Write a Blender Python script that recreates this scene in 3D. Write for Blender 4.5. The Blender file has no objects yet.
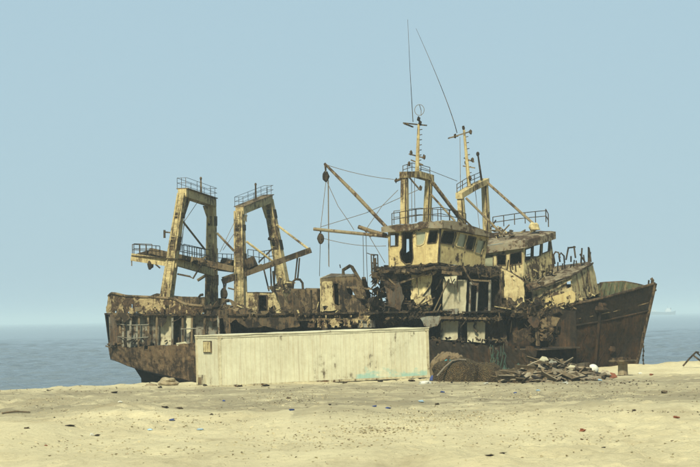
import bpy, bmesh, math, random
import numpy as np
from mathutils import Vector, Matrix, noise
from mathutils.geometry import tessellate_polygon
R = math.radians
rnd = random.Random(7)
sc = bpy.context.scene
COL = sc.collection
# ------------------------------------------------------------------ camera
F, W0, H0, CAMH = 2400.0, 700.0, 467.0, 3.27
cd = bpy.data.cameras.new('camera'); cam = bpy.data.objects.new('camera', cd); COL.objects.link(cam)
cd.sensor_width = 36; cd.lens = 36 * F / W0; cd.clip_start = .5; cd.clip_end = 60000
RM = (Matrix.Rotation(R(90) + math.atan((317.2 - H0 / 2) / F), 3, 'X') @ Matrix.Rotation(-math.atan(.0164), 3, 'Z'))
CAM = Vector((0, 0, CAMH))
cam.matrix_world = Matrix.Translation(CAM) @ RM.to_4x4()
sc.camera = cam
# ------------------------------------------------------------------ sky, sun, exposure
SUN_EL, SUN_AZ = R(44), R(193)          # azimuth clockwise from +Y: behind the camera, to its left
world = bpy.data.worlds.new('World'); sc.world = world; world.use_nodes = True
wn, wl = world.node_tree.nodes, world.node_tree.links
bg = wn['Background']
sky = wn.new('ShaderNodeTexSky'); sky.sky_type = 'NISHITA'; sky.sun_disc = False
sky.sun_elevation = SUN_EL; sky.sun_rotation = SUN_AZ
sky.air_density = 1.0; sky.dust_density = 1.0; sky.ozone_density = 2.0
veil = wn.new('ShaderNodeMix'); veil.data_type = 'RGBA'; veil.inputs[0].default_value = .94
veil.inputs[7].default_value = (2.93, 4.13, 4.76, 1)       # an even veil of sea mist over the whole sky
wl.new(sky.outputs[0], veil.inputs[6]); wl.new(veil.outputs[2], bg.inputs[0])
bg.inputs[1].default_value = .1
sl = bpy.data.lights.new('sun', 'SUN'); so = bpy.data.objects.new('sun', sl); COL.objects.link(so)
sl.energy = 5.0; sl.angle = R(7); sl.color = (1, .965, .75)
sd = Vector((math.sin(SUN_AZ) * math.cos(SUN_EL), math.cos(SUN_AZ) * math.cos(SUN_EL), math.sin(SUN_EL)))
so.rotation_euler = sd.to_track_quat('Z', 'Y').to_euler()
so.location = sd * 60
sc.view_settings.view_transform = 'Standard'; sc.view_settings.look = 'None'
sc.view_settings.exposure = 0.5; sc.view_settings.gamma = 1
sc.render.engine = 'CYCLES'
sc.cycles.use_denoising = True; sc.cycles.max_bounces = 5; sc.cycles.volume_bounces = 1
sc.cycles.caustics_reflective = False; sc.cycles.caustics_refractive = False
# ------------------------------------------------------------------ measuring
def ray(px, py): return RM @ Vector(((px - W0 / 2) / F, -(py - H0 / 2) / F, -1))
def at(px, py, Y):
    d = ray(px, py); return CAM + d * (Y / d.y)
PSI = R(22)                                                # both wrecks lie parallel, bows to the right and nearer
UX = Vector((math.cos(PSI), -math.sin(PSI), 0)); VX = Vector((math.sin(PSI), math.cos(PSI), 0)); ZX = Vector((0, 0, 1))
ORG = Vector((5.62, 131.3, 0))
def on(px, py, v):                                         # a point on the lengthwise plane v metres beyond the near wreck's keel
    d = ray(px, py); t = (v - (CAM - ORG).dot(VX)) / d.dot(VX); return CAM + d * t
def loc(p): q = p - ORG; return q.dot(UX), q.dot(VX), q.z
def wld(u, v, w): return ORG + UX * u + VX * v + ZX * w
class Plane:
    def __init__(s, a, b, c):
        s.p = a; s.n = (b - a).cross(c - a).normalized()
        if s.n.dot(CAM - a) < 0: s.n = -s.n
    def __call__(s, px, py):
        d = ray(px, py); return CAM + d * ((s.p - CAM).dot(s.n) / d.dot(s.n))
def PL(a, b, c): return Plane(on(*a), on(*b), on(*c))
def PV(v): return PL((300, 300, v), (400, 300, v), (350, 250, v))
# ------------------------------------------------------------------ materials
M = {}
def nodes(name):
    m = bpy.data.materials.new(name); m.use_nodes = True; M[name] = m
    nt = m.node_tree; return m, nt.nodes, nt.links, nt.nodes['Principled BSDF']
def _noise(n, l, vec, scale, detail=8, rough=.6, sz=None):
    if sz:
        mp = n.new('ShaderNodeMapping'); mp.inputs['Scale'].default_value = sz; l.new(vec, mp.inputs['Vector']); vec = mp.outputs[0]
    t = n.new('ShaderNodeTexNoise'); t.inputs['Scale'].default_value = scale; t.inputs['Detail'].default_value = detail; t.inputs['Roughness'].default_value = rough
    l.new(vec, t.inputs['Vector']); return t.outputs['Fac']
def _ramp(n, l, fac, a, b):
    r = n.new('ShaderNodeMapRange'); r.inputs[1].default_value = a; r.inputs[2].default_value = b; l.new(fac, r.inputs[0]); r.clamp = True; return r.outputs[0]
def _mix(n, l, fac, a, b, mode='MIX'):
    x = n.new('ShaderNodeMix'); x.data_type = 'RGBA'; x.blend_type = mode
    for i, s in ((0, fac), (6, a), (7, b)):
        if isinstance(s, (int, float)): x.inputs[i].default_value = s
        elif isinstance(s, tuple): x.inputs[i].default_value = (*s, 1)
        else: l.new(s, x.inputs[i])
    return x.outputs[2]
def _math(n, l, op, a, b):
    x = n.new('ShaderNodeMath'); x.operation = op
    for i, s in ((0, a), (1, b)):
        if isinstance(s, (int, float)): x.inputs[i].default_value = s
        else: l.new(s, x.inputs[i])
    return x.outputs[0]
RUST, RUST2 = (.082, .05, .026), (.022, .016, .011)
def rusty(name, paint, paint2, thr=.55, sc_=1.0, streak=.4, soft=.022, bump=.4, rough=.78, rust=RUST, rust2=RUST2, stain=.5, vary=.12, grime=.6, halo=.75):
    m, n, l, b = nodes(name)
    tc = n.new('ShaderNodeTexCoord').outputs['Object']
    n1 = _noise(n, l, tc, 1.3 * sc_, 12, .7)
    n2 = _noise(n, l, tc, 1.5 * sc_, 8, .65, (2.4, 2.4, .25))
    n0 = _noise(n, l, tc, .33 * sc_, 3, .5, (1, 1, .7))
    comb = _math(n, l, 'ADD', _math(n, l, 'MULTIPLY', n1, 1 - streak), _math(n, l, 'MULTIPLY', n2, streak))
    comb = _math(n, l, 'ADD', comb, _math(n, l, 'MULTIPLY', _math(n, l, 'SUBTRACT', n0, .5), .45))
    fac = _ramp(n, l, comb, thr - soft, thr + soft)
    pv = _mix(n, l, _ramp(n, l, _noise(n, l, tc, 2.6 * sc_, 9, .7), .38, .62), paint, paint2)
    pv = _mix(n, l, _math(n, l, 'MULTIPLY', _ramp(n, l, _noise(n, l, tc, .6 * sc_, 7, .65), .42, .68), grime), pv, tuple(.55 * c_ * k_ for c_, k_ in zip(paint, (1, .93, .85))))
    st = _ramp(n, l, _noise(n, l, tc, 2.2 * sc_, 6, .7, (3.2, 3.2, .16)), .5, .72)
    pv = _mix(n, l, _math(n, l, 'MULTIPLY', st, stain), pv, (.22, .11, .04))
    rv = _mix(n, l, _ramp(n, l, _noise(n, l, tc, 4.2 * sc_, 9, .7), .36, .64), rust, rust2)
    pv = _mix(n, l, _math(n, l, 'MULTIPLY', _ramp(n, l, comb, thr - .12, thr), halo), pv, tuple(.45 * p_ + .55 * h_ for p_, h_ in zip(paint, (.11, .06, .026))))
    c = _mix(n, l, fac, pv, rv)
    oi = n.new('ShaderNodeObjectInfo').outputs['Random']
    vf = _ramp(n, l, oi, 0, 1); k = _math(n, l, 'ADD', _math(n, l, 'MULTIPLY', vf, 2 * vary), 1 - vary)
    cx = n.new('ShaderNodeVectorMath'); cx.operation = 'SCALE'; l.new(c, cx.inputs[0]); l.new(k, cx.inputs['Scale'])
    l.new(cx.outputs[0], b.inputs['Base Color'])
    b.inputs['Roughness'].default_value = rough; b.inputs['Specular IOR Level'].default_value = .12
    bp = n.new('ShaderNodeBump'); bp.inputs['Strength'].default_value = bump; bp.inputs['Distance'].default_value = .06
    hgt = _math(n, l, 'ADD', _math(n, l, 'MULTIPLY', fac, -.5), _noise(n, l, tc, 7 * sc_, 8, .7))
    l.new(hgt, bp.inputs['Height']); l.new(bp.outputs[0], b.inputs['Normal'])
    return m
rusty('cream', (.5, .405, .185), (.41, .325, .15), thr=.585, sc_=1.9, stain=.5)
rusty('cream_worn', (.52, .44, .225), (.41, .34, .175), thr=.56, sc_=2.0, streak=.35, soft=.04, stain=.7)
rusty('cream_peeling', (.5, .42, .215), (.38, .315, .165), thr=.555, sc_=2.4, streak=.35, soft=.04, stain=.8)
rusty('gantry_paint', (.47, .39, .195), (.34, .275, .135), thr=.55, sc_=2.1, streak=.5, soft=.045, stain=.8)
rusty('boom_paint', (.22, .185, .11), (.14, .115, .068), thr=.53, sc_=2.3, stain=.5)
rusty('panel_white', (.42, .39, .26), (.35, .32, .21), thr=.62, stain=.35)
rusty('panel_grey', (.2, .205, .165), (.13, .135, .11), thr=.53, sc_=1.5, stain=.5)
rusty('roof_grey', (.18, .165, .115), (.25, .21, .135), thr=.515, sc_=1.8, streak=.1)
rusty('blue_grey', (.17, .22, .22), (.22, .26, .24), thr=.6, streak=.1)
rusty('hull_rust', (.03, .02, .012), (.062, .034, .017), thr=.47, sc_=1.3, soft=.05, stain=.3, rust=(.024, .018, .012), rust2=(.011, .009, .007), halo=0)
rusty('bulwark_worn', (.36, .29, .15), (.24, .19, .1), thr=.5, sc_=2.2, stain=.6)
rusty('hull_brown', (.115, .082, .046), (.05, .032, .018), thr=.495, sc_=1.7, soft=.05, stain=.4, rust=(.034, .022, .013), rust2=(.012, .009, .006), halo=.15)
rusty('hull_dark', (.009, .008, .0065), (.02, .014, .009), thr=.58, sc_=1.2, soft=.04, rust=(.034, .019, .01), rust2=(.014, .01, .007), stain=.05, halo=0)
rusty('rust_dark', (.044, .034, .021), (.08, .058, .033), thr=.5, sc_=2.4, vary=.3, rust=(.02, .014, .009), rust2=(.01, .008, .006), halo=0)
rusty('rust_mid', (.1, .08, .046), (.17, .135, .078), thr=.52, sc_=2.6, vary=.3, rust=(.045, .032, .018))
rusty('inner_green', (.05, .062, .034), (.08, .085, .046), thr=.52, halo=0)
rusty('bow_rust', (.01, .009, .006), (.045, .023, .011), thr=.49, sc_=1.0, soft=.04, stain=.15, streak=.35, rust=(.024, .017, .011), rust2=(.006, .005, .004), halo=0)
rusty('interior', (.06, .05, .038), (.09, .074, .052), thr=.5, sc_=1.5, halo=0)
rusty('container', (.54, .515, .36), (.49, .455, .31), thr=.655, sc_=1.3, soft=.05, stain=.4, bump=.2, rough=.6, vary=.035, grime=.3, halo=.25)
rusty('container_rusty', (.5, .46, .3), (.42, .37, .23), thr=.57, sc_=1.6, stain=.7, rust=(.16, .085, .035))
rusty('container_roof', (.55, .52, .36), (.48, .44, .3), thr=.64, streak=.1, stain=.15, grime=.4, bump=.2, rough=.6, vary=.03)
rusty('teal_paint', (.13, .42, .36), (.2, .46, .38), thr=.62, rust=(.6, .56, .36), rust2=(.5, .46, .3), bump=.1)
rusty('wood_grey', (.23, .2, .14), (.15, .125, .085), thr=.6, sc_=2, vary=.45, rust=(.14, .09, .05))
rusty('wood_brown', (.085, .066, .04), (.13, .1, .06), thr=.6, sc_=2, vary=.45, halo=0)
rusty('net_brown', (.085, .064, .033), (.055, .041, .021), thr=.56, sc_=2.5, bump=1.0, rough=.95, rust=(.06, .04, .02), streak=.1, halo=0)
rusty('net_green', (.025, .06, .048), (.04, .08, .06), thr=.6, sc_=3, bump=.8, rough=.95, halo=0)
rusty('rock_tan', (.3, .25, .155), (.22, .18, .11), thr=.66, sc_=2, streak=.1)
rusty('rope', (.14, .12, .09), (.1, .085, .06), thr=.65, sc_=3, bump=0)
rusty('white_plastic', (.5, .5, .43), (.4, .4, .34), thr=.72, stain=.2)
rusty('blue_plastic', (.03, .045, .13), (.05, .075, .18), thr=.75, stain=0)
rusty('sky_plastic', (.24, .36, .45), (.32, .42, .48), thr=.75, stain=0)
rusty('red_plastic', (.2, .06, .03), (.15, .06, .03), thr=.7, stain=.2)
rusty('cyan_rope', (.04, .22, .23), (.05, .18, .2), thr=.75, stain=0)
rusty('far_hull', (.06, .06, .07), (.07, .07, .08), thr=.8)
rusty('far_white', (.7, .7, .68), (.6, .6, .6), thr=.8)
def netting():                                             # knotted mesh over the net heaps
    m = M['net_brown']; n, l = m.node_tree.nodes, m.node_tree.links; b = n['Principled BSDF']; tc = n.new('ShaderNodeTexCoord').outputs['Object']
    src = b.inputs['Base Color'].links[0].from_socket; bp = b.inputs['Normal'].links[0].from_node; f = None
    for d in ((1, .3, 1), (-1, .3, 1)):
        mp = n.new('ShaderNodeMapping'); mp.inputs['Scale'].default_value = d; l.new(tc, mp.inputs[0])
        w = n.new('ShaderNodeTexWave'); w.bands_direction = 'DIAGONAL'; w.inputs['Scale'].default_value = 5.5; w.inputs['Distortion'].default_value = 9; w.inputs['Detail'].default_value = 3; l.new(mp.outputs[0], w.inputs[0])
        f = w.outputs['Fac'] if f is None else _math(n, l, 'MAXIMUM', f, w.outputs['Fac'])
    l.new(_mix(n, l, _ramp(n, l, f, .0, .8), (.04, .029, .016), src), b.inputs['Base Color']); l.new(f, bp.inputs['Height'])
netting()
def teal():
    m = M['container'].copy(); m.name = 'container_teal'; M['container_teal'] = m; n, l = m.node_tree.nodes, m.node_tree.links; b = n['Principled BSDF']
    src = b.inputs['Base Color'].links[0].from_socket; tc = n.new('ShaderNodeTexCoord').outputs['Object']
    z = n.new('ShaderNodeSeparateXYZ'); l.new(tc, z.inputs[0])
    f = _math(n, l, 'SUBTRACT', _math(n, l, 'MULTIPLY', _noise(n, l, tc, 1.3, 8, .7, (1.0, 1.0, 1.9)), 2.6), _math(n, l, 'ADD', _math(n, l, 'MULTIPLY', z.outputs[2], 1.2), 1.0))
    l.new(_mix(n, l, _math(n, l, 'MULTIPLY', _ramp(n, l, f, -.3, .05), .75), src, (.2, .37, .32)), b.inputs['Base Color'])
teal()
def glass():
    m, n, l, b = nodes('dusty_glass')
    tc = n.new('ShaderNodeTexCoord').outputs['Object']
    l.new(_mix(n, l, _ramp(n, l, _noise(n, l, tc, 3, 6, .7), .35, .65), (.19, .2, .13), (.25, .25, .16)), b.inputs['Base Color'])
    b.inputs['Roughness'].default_value = .35
glass()
def sand_mat():
    m, n, l, b = nodes('sand')
    tc = n.new('ShaderNodeTexCoord').outputs['Object']
    at_ = n.new('ShaderNodeAttribute'); at_.attribute_name = 'grit'
    a = _ramp(n, l, _noise(n, l, tc, .35, 10, .62, (1, .45, 1)), .35, .65)
    c = _mix(n, l, a, (.64, .555, .34), (.53, .452, .272))
    g = _math(n, l, 'MULTIPLY', at_.outputs['Fac'], _ramp(n, l, _noise(n, l, tc, .8, 10, .7, (.45, .6, 1)), .3, .52))
    c = _mix(n, l, g, c, (.225, .19, .12))
    mo = _ramp(n, l, _noise(n, l, tc, .5, 12, .72, (.8, .3, 1)), .52, .7); c = _mix(n, l, _math(n, l, 'MULTIPLY', mo, .6), c, (.3, .235, .13))
    sp = _ramp(n, l, _noise(n, l, tc, 3.4, 12, .85, (1, .45, 1)), .52, .66)
    c = _mix(n, l, _math(n, l, 'MULTIPLY', sp, .42), c, (.24, .19, .11))
    l.new(c, b.inputs['Base Color']); b.inputs['Roughness'].default_value = .95; b.inputs['Specular IOR Level'].default_value = .1
    bp = n.new('ShaderNodeBump'); bp.inputs['Strength'].default_value = 1.0; bp.inputs['Distance'].default_value = .16
    l.new(_noise(n, l, tc, 3.2, 12, .75), bp.inputs['Height']); l.new(bp.outputs[0], b.inputs['Normal'])
sand_mat()
def sea_mat():
    m, n, l, b = nodes('sea')
    tc = n.new('ShaderNodeTexCoord').outputs['Object']
    b.inputs['Base Color'].default_value = (.1, .125, .145, 1); b.inputs['Roughness'].default_value = .16; b.inputs['IOR'].default_value = 1.33
    h1 = _noise(n, l, tc, .16, 6, .6, (.55, 1.0, 1)); h2 = _noise(n, l, tc, .9, 5, .6, (.7, 1, 1))
    bp = n.new('ShaderNodeBump'); bp.inputs['Strength'].default_value = 1; bp.inputs['Distance'].default_value = 1.0
    l.new(_math(n, l, 'ADD', h1, _math(n, l, 'MULTIPLY', h2, .3)), bp.inputs['Height']); l.new(bp.outputs[0], b.inputs['Normal'])
sea_mat()
# ------------------------------------------------------------------ mesh helpers
class MB:
    def __init__(s): s.v = []; s.f = []
    def add(s, vs, fs):
        k = len(s.v); s.v += [Vector(p) for p in vs]; s.f += [tuple(i + k for i in f) for f in fs]; return s
    def box(s, c, sx, sy, sz, rot=None):
        q = [Vector((x * sx / 2, y * sy / 2, z * sz / 2)) for z in (-1, 1) for y in (-1, 1) for x in (-1, 1)]
        if rot: q = [rot @ p for p in q]
        return s.add([Vector(c) + p for p in q], [(0, 2, 3, 1), (4, 5, 7, 6), (0, 1, 5, 4), (2, 6, 7, 3), (0, 4, 6, 2), (1, 3, 7, 5)])
    def beam(s, a, b, s0, s1=None, ax=None, ay=None):      # square beam; sections s0 at a, s1 at b along axes ax, ay
        s1 = s1 or s0; ax = ax or UX; ay = ay or VX
        q = []
        for p, (w, d) in ((a, s0), (b, s1)):
            q += [p + ax * w / 2 * i + ay * d / 2 * j for i, j in ((-1, -1), (1, -1), (1, 1), (-1, 1))]
        return s.add(q, [(0, 3, 2, 1), (4, 5, 6, 7)] + [(i, (i + 1) % 4, 4 + (i + 1) % 4, 4 + i) for i in range(4)])
    def bar(s, a, b, w, d=None):                            # rectangular bar between two points
        d = d or w; t = (b - a).normalized(); x = t.cross(ZX if abs(t.z) < .9 else UX).normalized(); y = t.cross(x)
        return s.beam(a, b, (w, d), None, x, y)
    def tube(s, pts, r, n=6):
        rs = r if isinstance(r, (list, tuple)) else [r] * len(pts); q = []; fs = []
        for i, p in enumerate(pts):
            t = (pts[min(i + 1, len(pts) - 1)] - pts[max(i - 1, 0)]).normalized()
            x = t.cross(VX if abs(t.dot(VX)) < .9 else ZX).normalized(); y = t.cross(x)
            q += [p + (x * math.cos(2 * math.pi * k / n) + y * math.sin(2 * math.pi * k / n)) * rs[i] for k in range(n)]
        for i in range(len(pts) - 1):
            fs += [(i * n + k, i * n + (k + 1) % n, (i + 1) * n + (k + 1) % n, (i + 1) * n + k) for k in range(n)]
        fs += [tuple(range(n))[::-1], tuple(range((len(pts) - 1) * n, len(pts) * n))]
        return s.add(q, fs)
    def ball(s, c, rx, ry, rz, nu=10, nv=6, wob=0, seed=0):
        q = []; fs = []
        for j in range(nv + 1):
            th = math.pi * j / nv
            for i in range(nu):
                ph = 2 * math.pi * i / nu; d = Vector((math.sin(th) * math.cos(ph), math.sin(th) * math.sin(ph), math.cos(th)))
                k = 1 + wob * noise.noise(d * 1.7 + Vector((seed, 0, 0))) * 2
                q.append(Vector(c) + Vector((d.x * rx, d.y * ry, d.z * rz)) * k)
        for j in range(nv):
            fs += [(j * nu + i, (j + 1) * nu + i, (j + 1) * nu + (i + 1) % nu, j * nu + (i + 1) % nu) for i in range(nu)]
        return s.add(q, fs)
    def lathe(s, c, prof, n=16, ax=None):                   # prof: (radius, height)
        q = []; fs = []
        for r, h in prof: q += [Vector(c) + Vector((r * math.cos(2 * math.pi * k / n), r * math.sin(2 * math.pi * k / n), h)) for k in range(n)]
        for i in range(len(prof) - 1):
            fs += [(i * n + k, i * n + (k + 1) % n, (i + 1) * n + (k + 1) % n, (i + 1) * n + k) for k in range(n)]
        fs += [tuple(range(n))[::-1], tuple(range((len(prof) - 1) * n, len(prof) * n))]
        return s.add(q, fs)
    def poly(s, pts, thick, nrm=None):                      # a plate from a 3D outline, thickened away from the camera
        n = nrm
        if n is None:
            n = Vector((0, 0, 0))
            for i in range(len(pts)): n += pts[i].cross(pts[(i + 1) % len(pts)])
            n.normalize()
            if n.dot(CAM - pts[0]) < 0: n = -n
        tri = tessellate_polygon([pts]); N = len(pts)
        q = list(pts) + [p - n * thick for p in pts]
        fs = [tuple(t) for t in tri] + [tuple(i + N for i in t[::-1]) for t in tri]
        fs += [(i, (i + 1) % N, (i + 1) % N + N, i + N) for i in range(N)]
        return s.add(q, fs)
    def plate(s, plane, outer, holes=(), thick=.06, jag=0, step=4):   # traced plate with real openings
        loops = [jagged(outer, jag, step) if jag else outer] + [list(h) for h in holes]
        flat = [[Vector((x, y, 0)) for x, y in lp] for lp in loops]
        tri = tessellate_polygon(flat)
        pts = [plane(x, y) for lp in loops for x, y in lp]; N = len(pts)
        q = pts + [p - plane.n * thick for p in pts]
        fs = [tuple(t) for t in tri] + [tuple(i + N for i in t[::-1]) for t in tri]
        k = 0
        for lp in loops:
            m = len(lp); fs += [(k + i, k + (i + 1) % m, k + (i + 1) % m + N, k + i + N) for i in range(m)]; k += m
        return s.add(q, fs)
    def sheet(s, fn, ns, nt, hole=None, thick=.04, wob=0, nrm=None):  # gridded plate fn(s,t); hole(s,t) drops cells
        g = {}
        for i in range(ns + 1):
            for j in range(nt + 1):
                p = fn(i / ns, j / nt)
                if wob: p = p + Vector((rnd.uniform(-1, 1), rnd.uniform(-1, 1), rnd.uniform(-1, 1))) * wob
                g[i, j] = p
        cells = [(i, j) for i in range(ns) for j in range(nt) if not (hole and hole((i + .5) / ns, (j + .5) / nt))]
        cs = set(cells); nn = nrm or -VX; off = nn * -thick
        idx = {}; q = []
        def vi(k, back):
            if (k, back) not in idx: idx[k, back] = len(q); q.append(g[k] + (off if back else Vector((0, 0, 0))))
            return idx[k, back]
        fs = []
        for i, j in cells:
            c = [(i, j), (i + 1, j), (i + 1, j + 1), (i, j + 1)]
            fs.append(tuple(vi(k, 0) for k in c)); fs.append(tuple(vi(k, 1) for k in c[::-1]))
            for a, b2, nb in ((c[0], c[1], (i, j - 1)), (c[1], c[2], (i + 1, j)), (c[2], c[3], (i, j + 1)), (c[3], c[0], (i - 1, j))):
                if nb not in cs: fs.append((vi(b2, 0), vi(a, 0), vi(a, 1), vi(b2, 1)))
        return s.add(q, fs)
    def build(s, name, mat, parent=None, smooth=False, fix=True):
        o3 = Vector((0, 0, 0)); p = parent
        while p is not None: o3 += p.location; p = p.parent
        me = bpy.data.meshes.new(name); me.from_pydata([v - o3 for v in s.v], [], s.f); me.update()
        if fix:
            bm = bmesh.new(); bm.from_mesh(me); bmesh.ops.recalc_face_normals(bm, faces=bm.faces); bm.to_mesh(me); bm.free()
        if smooth: me.polygons.foreach_set('use_smooth', [True] * len(me.polygons))
        me.materials.append(M[mat])
        o = bpy.data.objects.new(name, me); COL.objects.link(o); o.parent = parent
        return o
def jagged(lp, j, step):
    out = []
    for i, (x, y) in enumerate(lp):
        x2, y2 = lp[(i + 1) % len(lp)]; L = math.hypot(x2 - x, y2 - y); k = max(1, int(L / step))
        for a in range(k):
            t = (a + (rnd.uniform(-.25, .25) if a else 0)) / k; e = rnd.uniform(-j, j) if a else 0
            out.append((x + (x2 - x) * t - (y2 - y) / max(L, .1) * e, y + (y2 - y) * t + (x2 - x) / max(L, .1) * e))
    return out
def interp(tab, x):
    for i in range(len(tab) - 1):
        if x <= tab[i + 1][0] or i == len(tab) - 2:
            a, b = tab[i], tab[i + 1]; t = (x - a[0]) / (b[0] - a[0]); return [p + (q - p) * t for p, q in zip(a, b)]
def empty(name, p, label, cat, group=None):
    o = bpy.data.objects.new(name, None); COL.objects.link(o); o.location = p; return tag(o, label, cat, group)
def tag(o, label, cat, group=None):
    o['label'] = label; o['category'] = cat
    if group: o['group'] = group
    return o
def settle(o):                                             # put a single-mesh thing's origin at its own base
    me = o.data; c = Vector((0, 0, 0)); 
    for v in me.vertices: c += v.co
    c /= len(me.vertices); c.z = min(v.co.z for v in me.vertices)
    for v in me.vertices: v.co -= c
    o.location = o.location + c; return o
def N(x, y=0, z=0): return noise.noise(Vector((x, y, z)))
# ------------------------------------------------------------------ sand, sea, air
def vnoise(x, y, seed):
    xi = np.floor(x).astype(np.int64); yi = np.floor(y).astype(np.int64); fx = x - xi; fy = y - yi
    fx = fx * fx * (3 - 2 * fx); fy = fy * fy * (3 - 2 * fy)
    def h(a, b):
        k = (a * 374761393 + b * 668265263 + seed * 974634777) & 0xffffffff
        k = ((k ^ (k >> 13)) * 1274126177) & 0xffffffff; k = k ^ (k >> 16); return (k & 0xffff) / 32768.0 - 1
    return (h(xi, yi) * (1 - fx) + h(xi + 1, yi) * fx) * (1 - fy) + (h(xi, yi + 1) * (1 - fx) + h(xi + 1, yi + 1) * fx) * fy
def fbm(x, y, seed, oct_=4, g=.5):
    r = 0; a = 1
    for k in range(oct_): r = r + a * vnoise(x * 2 ** k + 17.3 * k, y * 2 ** k + 9.1 * k, seed + k); a *= g
    return r
def bump1(v, c, w): return np.exp(-((v - c) / w) ** 2)
def ground(X, Y):
    X = np.asarray(X, float); Y = np.asarray(Y, float)
    crest = np.clip(121 + (X + 16) * .42, 116, 150) + 1.2 * fbm(X * .12, X * 0 + 3.3, 5, 3)
    z = .006 * X + .015
    z = z + .26 * np.clip((X - 9) / 9, 0, 1) * bump1(Y, crest - .5, 4)
    z = z + .1 * bump1(Y, crest - 1.2, 2.0) * (.6 + .8 * fbm(X * .35, Y * .2, 11, 3))
    near = np.clip((112 - Y) / 12, 0, 1)
    z = z + near * (.3 * np.clip(fbm(X * .13, Y * .09, 71, 4, .55) - .15, 0, 1) + .3 * bump1(Y, 74 + 4 * fbm(X * .1, X * 0, 21, 2), 5) * (.75 + .7 * fbm(X * .22, Y * .08, 23, 3))
                    + .07 * fbm(X * .3, Y * .16, 31, 5, .6) - .1 * bump1(Y, 93, 10) - .12 * bump1(Y, 62, 6) * np.clip((X + 3) / 6, 0, 1))
    foot = np.clip(fbm(X * .25, Y * .12, 91, 3) + .35, 0, 1)
    z = z + .05 * fbm(X * .9, Y * .6, 41, 3, .65) + .07 * foot * fbm(X * 2.4, Y * 1.3, 47, 4, .65) * np.clip((130 - Y) / 6, .3, 1)
    for k, (yc, amp, wd, sl_) in enumerate(((79, .1, .3, .1), (70, .07, .35, -.15), (88, .07, .3, .05), (99, .09, .35, -.1), (60, .05, .3, .2))):   # low scarps and ruts left by tides and wheels
        z = z + amp * np.clip(.4 + 1.4 * fbm(X * .16, Y * 0 + k, 130 + k, 3), 0, 1) * np.tanh((Y - (yc + sl_ * X + 2.2 * fbm(X * .11, X * 0 + k, 120 + k, 4, .55))) / wd) * bump1(Y, yc + sl_ * X, 7)
    drop = np.clip(Y - crest, 0, None)
    z = z - np.minimum(drop * .03 + .012 * drop ** 2, 6)
    return z
def gz(x, y): return float(ground(x, y))
def grid_axis(parts):
    r = []
    for a, b, st in parts: r += list(np.arange(a, b, st))
    return np.array(r + [parts[-1][1]])
gx = grid_axis([(-400, -60, 20), (-60, -24, 2), (-24, 24, .14), (24, 60, 2), (60, 400, 20)])
gy = grid_axis([(-120, 30, 6), (30, 46, 1), (46, 64, .1), (64, 90, .14), (90, 128, .2), (128, 150, .35), (150, 190, 2)])
GX, GY = np.meshgrid(gx, gy); GZ = ground(GX, GY)
me = bpy.data.meshes.new('sand_beach'); nx, ny = len(gx), len(gy)
ii = (np.arange(ny - 1)[:, None] * nx + np.arange(nx - 1)[None, :]).ravel()
fc = np.stack([ii, ii + 1, ii + 1 + nx, ii + nx], 1)
me.vertices.add(nx * ny); me.vertices.foreach_set('co', np.stack([GX, GY, GZ], -1).ravel().astype(np.float32))
me.loops.add(fc.size); me.loops.foreach_set('vertex_index', fc.ravel().astype(np.int32))
me.polygons.add(len(fc)); me.polygons.foreach_set('loop_start', np.arange(0, fc.size, 4, dtype=np.int32))
me.polygons.foreach_set('use_smooth', np.ones(len(fc), bool)); me.update(calc_edges=True)
att = me.attributes.new('grit', 'FLOAT', 'POINT')             # hard gritty track along the shore, loose sand elsewhere
grit = .9 * np.clip(bump1(GY, 94, 11) + .9 * bump1(GY, 112, 8), 0, 1) + .5 * bump1(GY, 77, 3) * (GX > -2)
att.data.foreach_set('value', np.clip(grit, 0, 1).ravel().astype(np.float32))
me.materials.append(M['sand']); o = bpy.data.objects.new('sand_beach', me); COL.objects.link(o); o['kind'] = 'structure'
SEA = -1.5
sx = grid_axis([(-26000, -400, 6400), (-400, -115, 25), (-115, 115, .5), (115, 400, 25), (400, 26000, 6400)])
sy = np.concatenate([np.arange(120, 240, .32), np.arange(240, 420, .75), np.arange(420, 760, 2.2), np.array([800, 1000, 2000, 5000, 12000, 26000.])])
SX, SY = np.meshgrid(sx, sy); wv = 0 * SX; wr = np.random.RandomState(4)
for k in range(26):                                         # short wind waves
    lam = 1.0 * 1.095 ** k; th = R(90 + wr.uniform(-55, 55)); ph = wr.uniform(0, 6.28)
    wv = wv + .0105 * lam ** .8 * np.sin(2 * np.pi / lam * (SX * np.cos(th) + SY * np.sin(th)) + ph + 1.5 * fbm(SX * .07, SY * .07, 60 + k, 1)) * np.clip((lam * 260 - SY) / 150, 0, 1)
wv = (wv + .25 * np.abs(wv)) * np.clip((760 - SY) / 250, 0, 1) * np.clip((115 - np.abs(SX)) / 15, 0, 1)
nx, ny = len(sx), len(sy); ii = (np.arange(ny - 1)[:, None] * nx + np.arange(nx - 1)[None, :]).ravel(); fc = np.stack([ii, ii + 1, ii + 1 + nx, ii + nx], 1)
me = bpy.data.meshes.new('sea'); me.vertices.add(nx * ny); me.vertices.foreach_set('co', np.stack([SX, SY, SEA + wv], -1).ravel().astype(np.float32))
me.loops.add(fc.size); me.loops.foreach_set('vertex_index', fc.ravel().astype(np.int32)); me.polygons.add(len(fc)); me.polygons.foreach_set('loop_start', np.arange(0, fc.size, 4, dtype=np.int32))
me.polygons.foreach_set('use_smooth', np.ones(len(fc), bool)); me.update(calc_edges=True); me.materials.append(M['sea'])
o = bpy.data.objects.new('sea', me); COL.objects.link(o); o['kind'] = 'structure'
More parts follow.
